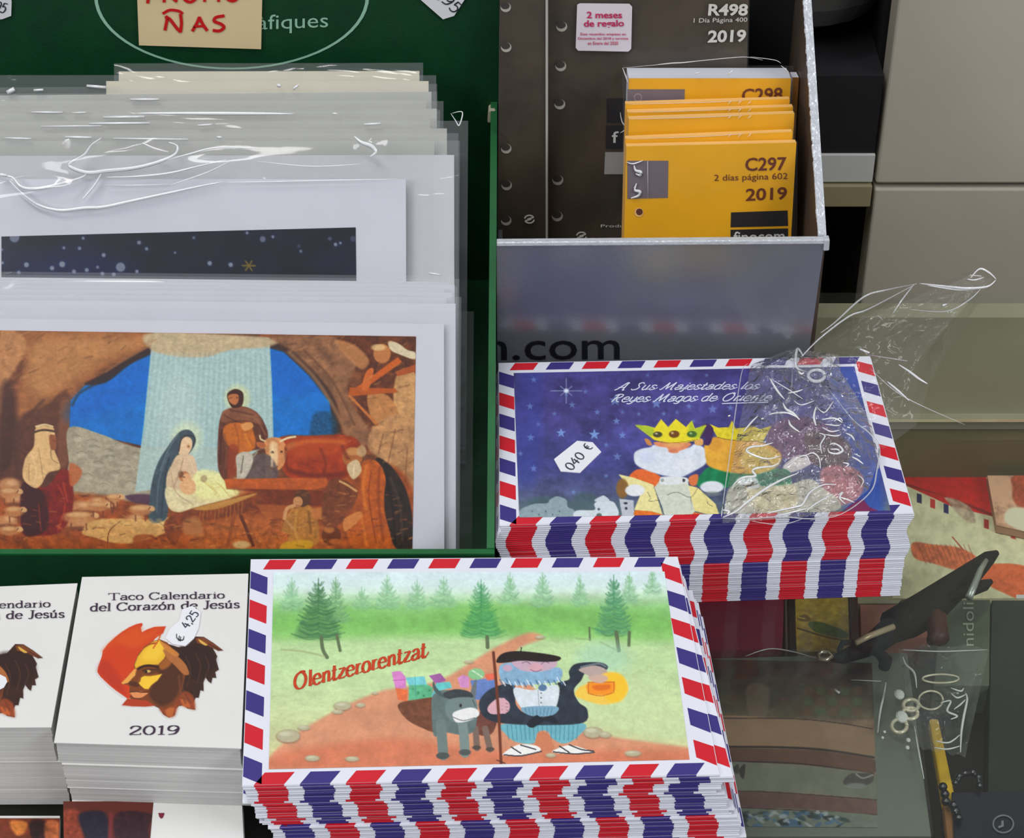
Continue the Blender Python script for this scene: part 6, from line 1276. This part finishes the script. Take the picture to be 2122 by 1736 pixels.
# ================================================================== inside the glass case
SHZ = -.112
def flat_box(name, label, cat, pxs, z_top, z_bot, m, parent=None, group=None, picture=None):
    """a low box or book lying in the case; its face corners are found by sight lines on its own top"""
    pl = flat(z_top); P = pl(pxs); c = P.mean(0)
    t = thing(name, label, cat, (float(c[0]), float(c[1]), z_bot), group)
    V = [(p[0], p[1], z_bot) for p in P] + [tuple(p) for p in P]; n = len(pxs)
    mb = MB()
    if n == 4: mb.hexa(V)
    body = mb.build('cover' if picture is None or picture == 'book' else 'body', m, t, bevel=.0004)
    return t, pl
def case_things():
    z = -.100
    t, pl = flat_box('picture_book', 'red and cream castle picture book lying in the glass case beside the kings stack', 'book', [(1700, 1250), (2320, 1250), (2200, 975), (1700, 975)], z, SHZ + .0001, mat('cream_book', (186, 180, 146), .4, vary=.06))
    paint_castle().sheet('cover_picture', pl, INK, t, k=1.7, lift=.0003)
    t, pl = flat_box('soft_toy_card', 'small pinkish-brown printed card on top of the castle book', 'card', [(2065, 1088), (2230, 1125), (2160, 985), (2046, 985)], z + .0055, z + .0007, mat('pinkish_card', (186, 140, 112), .5))
    paint_plush().sheet('card_picture', pl, INK, t, k=1.6, lift=.0003)
    z = -.094
    t, pl = flat_box('gift_box', 'dark magenta flat box in the glass case between the two envelope stacks', 'box', [(1390, 1346), (1621, 1344), (1626, 1225), (1390, 1225)], z, SHZ + .0001, mat('magenta_board', (104, 12, 44), .4, vary=.12, scale=20, k=1.8))
    flat_box('box_lid_edge', 'white-edged slim sleeve beside the magenta box', 'sleeve', [(1628, 1348), (1634, 1348), (1632, 1225), (1626, 1225)], z, SHZ + .0001, mat('ivory', (206, 196, 176), .5))
    flat_box('slim_case', 'slim black case standing beside the magenta box', 'case', [(1636, 1350), (1651, 1350), (1647, 1225), (1632, 1225)], z + .002, SHZ + .0001, M_blk)
    t, pl = flat_box('picture_book', 'mustard yellow book with a small green lizard arm picture, under the kings stack edge', 'book', [(1653, 1352), (1762, 1345), (1755, 1225), (1649, 1225)], z, SHZ + .0001, mat('mustard', (150, 122, 44), .45, vary=.12, scale=20, k=1.7))
    P = Paint([(1648, 1240), (1758, 1240), (1760, 1350), (1650, 1350)], 80, 80, (1400, 1140), 2.913, (156, 128, 46)); P.rough(.3, 30, 20, 5)
    P.line([(735, 470), (800, 490), (900, 520), (1040, 550)], 10, (74, 50, 20), 1, 4); P.poly([(800, 440), (860, 430), (960, 460), (1040, 500), (1030, 530), (940, 520), (840, 490)], (74, 84, 26), 1, 5, tex=.2)
    P.poly([(735, 410), (780, 385), (815, 410), (800, 430), (750, 425)], (110, 84, 36), 1, 4); P.line([(740, 405), (780, 412)], 5, (206, 170, 90), 1)
    P.sheet('cover_picture', pl, INK, t, k=1.6, lift=.0003)
    flat_box('slim_case', 'dark brown slim case between the mustard and the pinkish books', 'case', [(1764, 1345), (1781, 1345), (1777, 1225), (1758, 1225)], z + .001, SHZ + .0001, mat('dark_brown', (52, 26, 18), .4, k=1.3))
    t, pl = flat_box('picture_book', 'pinkish illustrated book beside the dark brown slim case, partly under the umbrella', 'book', [(1784, 1320), (1930, 1320), (1915, 1252), (1782, 1252)], z, SHZ + .0001, mat('pinkish_cover', (150, 96, 80), .45, vary=.3, scale=40, k=1.5))
    t, pl = flat_box('spine_book', 'grey-green book with pale vertical lettering in the glass case', 'book', [(1935, 1420), (2050, 1420), (2052, 1242), (1950, 1242)], z, SHZ + .0001, mat('grey_green', (74, 82, 68), .45, vary=.1, scale=20, k=1.6))
    type_on('lettering', 'nidoli', pl, (2018, 1338), (2018, 1248), (1995, 1338), mat('pale_green_print', (170, 180, 160), .5), t, 0, .0004)
    t, pl = flat_box('picture_book', 'large dark teal book along the right frame edge of the glass case', 'book', [(2046, 1660), (2330, 1660), (2260, 1243), (2055, 1243)], z - .001, SHZ + .0001, mat('dark_teal', (46, 52, 46), .4, vary=.45, scale=12, k=.9))
    poly_on('printed_mark', pl, [(2106, 1240 - 8), (2140, 1232), (2140, 1240), (2106, 1240)], M_white, t, .0004)
    # wrapped notebook with painted bands
    z = -.084
    t, pl = flat_box('wrapped_notebook', 'film-wrapped notebook with painted brown bands and a grey border, in the glass case', 'notebook', [(1500, 1732), (1930, 1732), (1880, 1352), (1440, 1365)], z, SHZ + .0001, mat('grey_border', (104, 110, 100), .45, vary=.12, scale=10, k=1.1))
    paint_notebook().sheet('cover_picture', pl, INKG, t, k=1.35, lift=.0004, contrast=1.1)
    film_sheet('wrap', pl, [(1430, 1346), (1890, 1340), (1935, 1730), (1480, 1738)], mat_film('notebook_wrap', veil=.015, rough=.12, gloss=.6, bump=.4, bscale=25), t, nx=20, ny=16, lift=.002, wav=.001, seed=91)
    crease_glints('wrap_fold_glint', pl, (1400, 1140), 2.913, [([(1270, 790), (1255, 880), (1235, 970), (1220, 1100)], 1.1), ([(960, 840), (990, 862)], 1.6), ([(1440, 1050), (1465, 1200), (1500, 1380)], .7), ([(1060, 782), (1240, 790)], .5), ([(420, 640), (560, 595), (700, 610), (860, 655)], .5)], M_crease_glint, t, lift=.003, r=.0006)  # highlights on the notebook wrap, painted white along its folds
    # second bag, holding rings
    z = -.080; pl = flat(z)
    t = thing('ring_bag', 'small clear plastic bag with pale rings, lying over the wrapped notebook corner', 'bag', tuple(float(v) for v in at(pl, 1960, 1450)))
    film_sheet('film', pl, [(1862, 1338), (2050, 1345), (2000, 1570), (1900, 1545)], mat_film('ring_bag_film', veil=.05, rough=.12, gloss=1.0, bump=.9, bscale=90), t, nx=16, ny=16, lift=.004, wav=.0025, seed=95)
    crease_glints('film_fold_glint', pl, (1400, 1140), 2.913, [([(1370, 640), (1390, 690), (1440, 740), (1455, 830)], 1.2), ([(1750, 860), (1760, 900), (1740, 1000), (1725, 1100), (1720, 1220)], 1.2), ([(1660, 830), (1720, 850), (1740, 830)], .9), ([(1660, 860), (1700, 890), (1750, 870)], .9), ([(1600, 920), (1660, 910), (1640, 970), (1700, 1000), (1660, 1020)], 1.1), ([(1570, 1150), (1650, 1160), (1720, 1110)], .8), ([(1560, 1190), (1640, 1200), (1720, 1180)], .8), ([(1370, 600), (1600, 610), (1880, 600)], .6), ([(1680, 960), (1720, 930), (1750, 900)], .8)], M_crease_glint, t, lift=.006, r=.00055)  # white tubes standing for highlights on the small bag
    mr = mat('pale_ring_metal', (230, 222, 196), .25, metal=.3)
    for (u, v, r1, r2, lab) in [(1540, 905, 74, 56, 'largest pale ring in the small clear bag'), (1600, 775, 110, 26, 'flat pale ring near the mouth of the small clear bag'), (1420, 935, 46, 34, 'small white ring touching the largest ring'), (1415, 985, 46, 34, 'small white ring in the middle of the white chain'), (1350, 1060, 46, 40, 'small white ring lowest in the white chain')]:
        mb = MB(); pts = [at(pl, 1400 + (u + r1 * math.cos(a)) / 2.913, 1140 + (v + r2 * math.sin(a)) / 2.913, .0035) for a in np.linspace(0, 2 * math.pi, 25)]
        add_tube(mb, pts, .0005 if r1 > 50 else .0009, sides=6); o = mb.build('ring', mr, smooth=True); tag(o, lab, 'ring', 'pale rings in the clear bag')
    for k, (u, v, r) in enumerate([(1350, 870, 34), (1365, 1005, 40), (1405, 1145, 14), (1400, 1190, 13), (1262, 1095, 9), (1250, 1130, 9)]):
        mb = MB(); c = at(pl, 1400 + u / 2.913, 1140 + v / 2.913, .004); rr_ = r / 2.913 / 5000
        n = 10
        rings = [[(c[0] + rr_ * math.sin(ph) * math.cos(2 * math.pi * q / n), c[1] + rr_ * 1.3 * math.sin(ph) * math.sin(2 * math.pi * q / n), c[2] + rr_ * .5 * math.cos(ph)) for q in range(n)] for ph in np.linspace(.15, math.pi - .15, 6)]
        for i in range(5):
            for q in range(n): mb.quad(rings[i][q], rings[i + 1][q], rings[i + 1][(q + 1) % n], rings[i][(q + 1) % n])
        mb.ngon(rings[0]); mb.ngon(rings[-1][::-1])
        o = mb.build('bead', mat('pearl_bead', (226, 228, 222), .2), smooth=True)
        tag(o, ['white bead above the white ring chain', 'large white bead inside the white ring chain', 'upper of the two small beads below the ring chain', 'lower of the two small beads below the ring chain', 'upper tiny bead on the notebook wrap', 'lower tiny bead on the notebook wrap'][k], 'bead', 'pearly beads')
    # folded umbrella-like pen with cord
    z = -.076; pl = flat(z)
    t = thing('umbrella', 'folded black pocket umbrella with silver clasp lying diagonally in the glass case', 'umbrella', tuple(float(v) for v in at(pl, 1900, 1280)))
    def blade(name, pxs, rads, m, lift=0.0, sides=10):
        mb = MB(); P = [at(pl, u, v, lift) for u, v in pxs]; add_tube(mb, P, rads, sides=sides); return mb.build(name, m, t, smooth=True)
    mk = mat('black_nylon', (18, 12, 12), .8, vary=.3, scale=60, bump=.3, bscale=200)
    blade('canopy', [(1845, 1300), (1880, 1285), (1920, 1262), (1970, 1222), (2020, 1182), (2050, 1155), (2066, 1145)], [.0075, .0085, .0085, .0068, .0050, .0034, .0014], mk)
    blade('canopy_fold', [(1965, 1240), (2010, 1224), (2040, 1212), (2054, 1204)], [.0018, .0028, .0028, .0012], mk, .004)
    blade('canopy_fold', [(1850, 1290), (1880, 1262), (1910, 1258), (1940, 1282), (1945, 1320), (1930, 1330)], [.004, .005, .004, .005, .005, .003], mat('brown_nylon', (70, 34, 28), .45, vary=.3, scale=60), .001)
    blade('handle', [(1850, 1302), (1820, 1326), (1790, 1344), (1745, 1362), (1722, 1366)], [.006, .0055, .0042, .003, .0012], mk, .001)
    blade('clasp', [(2008, 1238), (2020, 1210), (2032, 1180), (2044, 1160)], [.0018, .0016, .0014, .0010], mat('clasp_silver', (176, 180, 172), .3, metal=.4), .009)
    blade('shaft', [(1773, 1332), (1800, 1318), (1852, 1298)], [.0013, .0014, .0014], mat('shaft_ivory', (206, 184, 150), .3, metal=.2), .008)
    blade('cord', [(1738, 1348), (1746, 1332), (1764, 1330), (1790, 1340), (1820, 1352), (1836, 1368), (1832, 1382)], [.0011, .0014, .0014, .0016, .0024, .0030, .0026], mk, .006)
    blade('ring_clip', [(1695, 1356), (1702, 1350), (1716, 1352), (1724, 1360), (1712, 1367), (1698, 1366), (1695, 1357)], .0009, mat('clip_steel', (206, 196, 176), .2, metal=.7), .004)
    # yellow pencil-like stick with brown lower end, glossy dark ornaments
    z = -.084; pl = flat(z)
    t = thing('wooden_stick', 'yellow and brown striped stick lying beside the wrapped notebook', 'stick', tuple(float(v) for v in at(pl, 1960, 1600)))
    for nm, a, b, m in (('yellow_part', [(1925, 1488), (1945, 1488), (1982, 1660), (1955, 1660)], 0, mat('stick_yellow', (176, 140, 30), .35, vary=.15, k=1.6)), ('brown_part', [(1955, 1660), (1984, 1660), (2006, 1780), (1968, 1780)], 0, mat('stick_brown', (134, 92, 56), .4, vary=.15, k=1.4))):
        P = pl([a[3], a[2], a[1], a[0]]); mb = MB(); mb.hexa([(p[0], p[1], p[2] - .006) for p in P] + [tuple(p) for p in P]); mb.build(nm, m, t, bevel=.001)
    t, pl3 = flat_box('navy_case', 'glossy navy blue case with a small round mark, bottom right of the glass counter', 'case', [(1985, 1900), (2330, 1900), (2270, 1640), (1972, 1640)], -.080, SHZ + .0001, mat('navy_gloss', (14, 20, 40), .25, vary=.3, scale=20, coat=.4))
    mb = MB(); add_tube(mb, [at(pl3, 2079 + 21 * math.cos(a), 1707 + 18 * math.sin(a), .0006) for a in np.linspace(0, 2 * math.pi, 25)], .00035, sides=5); mb.build('round_mark', mat('mark_grey', (120, 124, 130), .4), t)
    poly_on('round_mark_sign', pl3, [(2075, 1700), (2080, 1700), (2080, 1712), (2070, 1716), (2068, 1712), (2075, 1709)], mat('mark_grey', (0, 0, 0)), t, .0005)
    t, _ = flat_box('slim_case', 'black glossy slim case under the striped stick', 'case', [(1905, 1800), (1965, 1800), (1930, 1560), (1885, 1440)], -.0955, SHZ + .0001, M_blk)
    pl = flat(-.082)
    for k, (pts, r, lab) in enumerate([([(1980, 1622), (1988, 1608), (2000, 1602), (2016, 1600), (2028, 1610), (2030, 1628)], .0011, 'glossy dark arched trinket above the navy case'), ([(1954, 1630), (1958, 1645), (1960, 1660), (1976, 1668), (1980, 1680), (1986, 1694)], .0013, 'string of dark glossy beads hanging over the striped stick')]):
        mb = MB(); pp = [at(pl, *q, .004) for q in pts]; add_tube(mb, pp, r, sides=8)
        for q in pp: 
            n = 8; rr_ = r * 1.5
            rings = [[(q[0] + rr_ * math.sin(ph) * math.cos(2 * math.pi * j / n), q[1] + rr_ * math.sin(ph) * math.sin(2 * math.pi * j / n), q[2] + rr_ * math.cos(ph)) for j in range(n)] for ph in np.linspace(.2, math.pi - .2, 5)]
            for i in range(4):
                for j in range(n): mb.quad(rings[i][j], rings[i + 1][j], rings[i + 1][(j + 1) % n], rings[i][(j + 1) % n])
        o = mb.build('bead_string', mat('jet_gloss', (20, 22, 34), .25, spec=.5), smooth=True); tag(o, lab, 'jewellery')
case_things()

# ================================================================== the crumpled clear bag over the kings envelope
M_bag = mat_film('bag_film', veil=.07, rough=.20, gloss=2.2, bump=1.0, bscale=90, veil_rgb=(.86, .86, .9))
M_bagf = mat_film('bag_film_thin', veil=.035, rough=.07, gloss=.45, bump=.35, bscale=30)
def bag():
    t = thing('plastic_bag', 'crumpled clear plastic bag with a hang hole, lying over the corner of the kings envelope', 'bag', tuple(float(v) for v in at(plE2, 1680, 940, .001)))
    z0 = M2 * ET
    rows = [((1497, 1084), (1735, 1066), .0016), ((1505, 1020), (1800, 1015), .004), ((1518, 960), (1822, 950), .006), ((1530, 890), (1806, 880), .0075), ((1544, 820), (1776, 822), .006), ((1556, 756), (1742, 770), .004), ((1640, 722), (1738, 735), .003)]
    def sheet(name, rows, m, amp, nx, ny, seed):
        rws = [(np.array(a, float), np.array(b, float), h) for a, b, h in rows]; V = []
        for j in range(ny):
            s = j / (ny - 1) * (len(rws) - 1); i = min(int(s), len(rws) - 2); f = s - i; f2 = f
            a = rws[i][0] * (1 - f2) + rws[i + 1][0] * f2; b = rws[i][1] * (1 - f2) + rws[i + 1][1] * f2; h = rws[i][2] * (1 - f) + rws[i + 1][2] * f
            for k in range(nx):
                u = k / (nx - 1); p = a * (1 - u) + b * u
                x, y = p[0] / 26, p[1] / 22
                n1 = abs(float(vnoise(np.array([x]), np.array([y]), seed)[0]) - .5) * 2; n2 = abs(float(vnoise(np.array([x * 2.6]), np.array([y * 2.6]), seed + 2)[0]) - .5) * 2
                e = min(1, 6 * u * (1 - u) + .15)
                hh = h * (.25 + .75 * e) + amp * (n1 * .7 + n2 * .5 - .3) * e
                V.append(tuple(at(flat(z0), p[0], p[1], max(hh, .0006))))
        I = np.arange(nx * ny).reshape(ny, nx); F = np.stack([I[:-1, :-1], I[:-1, 1:], I[1:, 1:], I[1:, :-1]], -1).reshape(-1, 4)
        return link(name, mesh_from(name, V, F.tolist(), [m], smooth=True), t)
    sheet('bag_body', rows, M_bag, .0045, 60, 64, 60)
    rows2 = [((1640, 760), (1830, 930), .003), ((1668, 728), (1900, 880), .006), ((1700, 690), (1925, 800), .016), ((1760, 650), (1960, 730), .026), ((1840, 620), (2000, 670), .036), ((1935, 592), (2040, 612), .046), ((2010, 562), (2066, 584), .052)]
    sheet('bag_tail', rows2, M_bagf, .004, 36, 44, 80)
    pl = flat(z0)
    crease_glints('film_fold_glint', pl, (1250, 750), 3.2646, [
        ([(1128, 110), (1150, 150), (1190, 210), (1225, 250)], 1.3), ([(1130, 112), (1260, 190), (1350, 250)], .6), ([(1215, 275), (1240, 320), (1290, 350), (1330, 392)], 1.5), ([(1120, 355), (1170, 345), (1250, 345), (1330, 385)], 1.0),
        ([(950, 470), (1000, 410), (1048, 362)], 1.0), ([(1255, 390), (1270, 430), (1330, 475)], 1.2), ([(1150, 545), (1080, 565), (1000, 575), (970, 600), (1020, 630), (1110, 655), (1200, 635)], 1.2), ([(1200, 660), (1160, 700), (1050, 715), (1010, 735), (1030, 770), (950, 780), (890, 820), (870, 860)], 1.2),
        ([(1320, 750), (1200, 800), (1080, 870), (960, 960), (900, 1010), (810, 1050)], 1.3), ([(810, 1000), (850, 1010), (840, 1030)], 1.4), ([(810, 960), (800, 1040)], .6), ([(1110, 1025), (1160, 1010), (1300, 980), (1350, 960), (1400, 880), (1490, 830), (1580, 830)], 1.1), ([(1180, 1040), (1300, 1010), (1380, 990)], .9), ([(1380, 1000), (1450, 950), (1560, 890)], .9),
        ([(1440, 300), (1425, 370), (1440, 430)], 1.3), ([(1450, 310), (1500, 340), (1560, 260)], .7), ([(1460, 480), (1500, 500), (1470, 560), (1480, 620)], .9), ([(1480, 390), (1560, 380), (1620, 410)], 1.0), ([(1500, 420), (1580, 430), (1610, 420)], .8), ([(1480, 440), (1540, 470), (1600, 460)], .8), ([(1500, 490), (1570, 500), (1610, 490)], .8), ([(1560, 400), (1600, 380), (1620, 400)], .8),
        ([(1530, 560), (1560, 550), (1600, 570), (1620, 600), (1580, 620), (1530, 610), (1520, 580)], 1.1), ([(1540, 590), (1580, 590), (1600, 600)], .9), ([(1640, 480), (1680, 500), (1700, 530)], 1.0), ([(1650, 440), (1670, 445)], 1.2), ([(1680, 640), (1720, 660), (1760, 690)], 1.0), ([(1700, 620), (1740, 640)], .8), ([(1620, 680), (1660, 690), (1640, 710)], .8),
        ([(1370, 630), (1420, 615), (1460, 650), (1470, 720)], .8), ([(1220, 710), (1360, 630), (1400, 690)], .7), ([(1590, 900), (1620, 880), (1600, 920), (1640, 960)], 1.0), ([(1550, 950), (1580, 940)], 1.3), ([(1590, 910), (1650, 930), (1700, 950)], .8), ([(1250, 630), (1268, 605)], .9), ([(1270, 500), (1280, 505)], 1.2), ([(1070, 385), (1085, 380)], 1.2), ([(845, 365), (860, 362)], 1.2),
        ([(1320, 60), (1340, 80), (1360, 70)], 1.2), ([(1250, 210), (1310, 200), (1350, 185)], .9), ([(1290, 260), (1340, 290), (1430, 260)], .7), ([(1720, 760), (1760, 800), (1740, 850)], .6)], M_crease_glint, t, lift=.0085, r=.00045)  # bag highlights laid along its creases as white tubes
    crease_glints('film_edge', pl, (1250, 750), 3.2646, [([(980, 10), (940, 60), (900, 300), (860, 600), (810, 960), (800, 1050)], .8), ([(1280, 60), (1270, 200), (1230, 280)], .5), ([(1500, 150), (1600, 280), (1700, 400), (1800, 480), (1868, 580), (1850, 740), (1820, 860), (1720, 960), (1580, 1040), (1400, 1070)], 1.1), ([(800, 1055), (1000, 1060), (1200, 1045), (1400, 1060), (1600, 1030)], 1.0), ([(1000, 1075), (1200, 1100), (1350, 1060)], .7), ([(1868, 590), (1860, 720)], 1.4)], M_crease_glint2, t, lift=.006, r=.00034)
    # the hang hole with its whitened rim
    mb = MB(); add_tube(mb, [at(pl, 1692 + 17 * math.cos(a), 778 + 12 * math.sin(a), .0078) for a in np.linspace(0, 2 * math.pi, 21)], .0008, sides=6); mb.build('hang_hole_rim', M_crease_glint2, t, smooth=True)
    # highlights on the folds of the raised tail, put in as pale tubes
    def tail(paths, m, r): 
        mb = MB()
        for pts, w in paths:
            P = [at(flat(z0), u, v, h) for u, v, h in pts]; P = list(catmull(P, 5)) if len(P) > 2 else P
            add_tube(mb, P, r * w, sides=5, taper=True)
        o = mb.build('tail_fold_glint', m, t, smooth=True); o['kind'] = 'stuff'; return o
    tail([([(2012, 575, .052), (2030, 557, .052), (2050, 565, .052), (2064, 578, .052)], 1.2), ([(2064, 580, .052), (2045, 594, .050), (2000, 597, .048), (1950, 592, .045), (1905, 587, .042)], 1.3), ([(1920, 591, .043), (1980, 600, .046), (2020, 600, .048)], .9), ([(2004, 578, .05), (2020, 580, .05), (2040, 574, .05)], .9), ([(2010, 570, .05), (2034, 572, .05)], .8),
          ([(1862, 755, .022), (1885, 770, .022), (1905, 785, .022), (1922, 795, .022)], 1.3), ([(1838, 790, .016), (1860, 808, .016), (1884, 830, .016)], 1.1), ([(1953, 633, .04), (1962, 630, .04)], 1.6), ([(1782, 723, .012), (1802, 731, .012)], 1.6)], M_crease_glint, .00045)
    tail([([(1660, 740, .006), (1700, 700, .012), (1760, 655, .020), (1800, 640, .024), (1895, 590, .040)], .8), ([(1700, 690, .012), (1730, 668, .016), (1790, 615, .026), (1840, 600, .03), (1900, 588, .04)], .8), ([(1665, 738, .006), (1652, 722, .006), (1650, 760, .005), (1672, 770, .004)], 1.2), ([(1800, 735, .012), (1880, 748, .018)], .6), ([(1850, 650, .03), (1870, 620, .034), (1895, 588, .04)], .7), ([(2040, 590, .05), (2010, 620, .045), (1960, 645, .038), (1880, 640, .03)], .6), ([(1800, 760, .01), (1870, 820, .012), (2000, 880, .006)], .4)], M_crease_glint2, .0006)
bag()
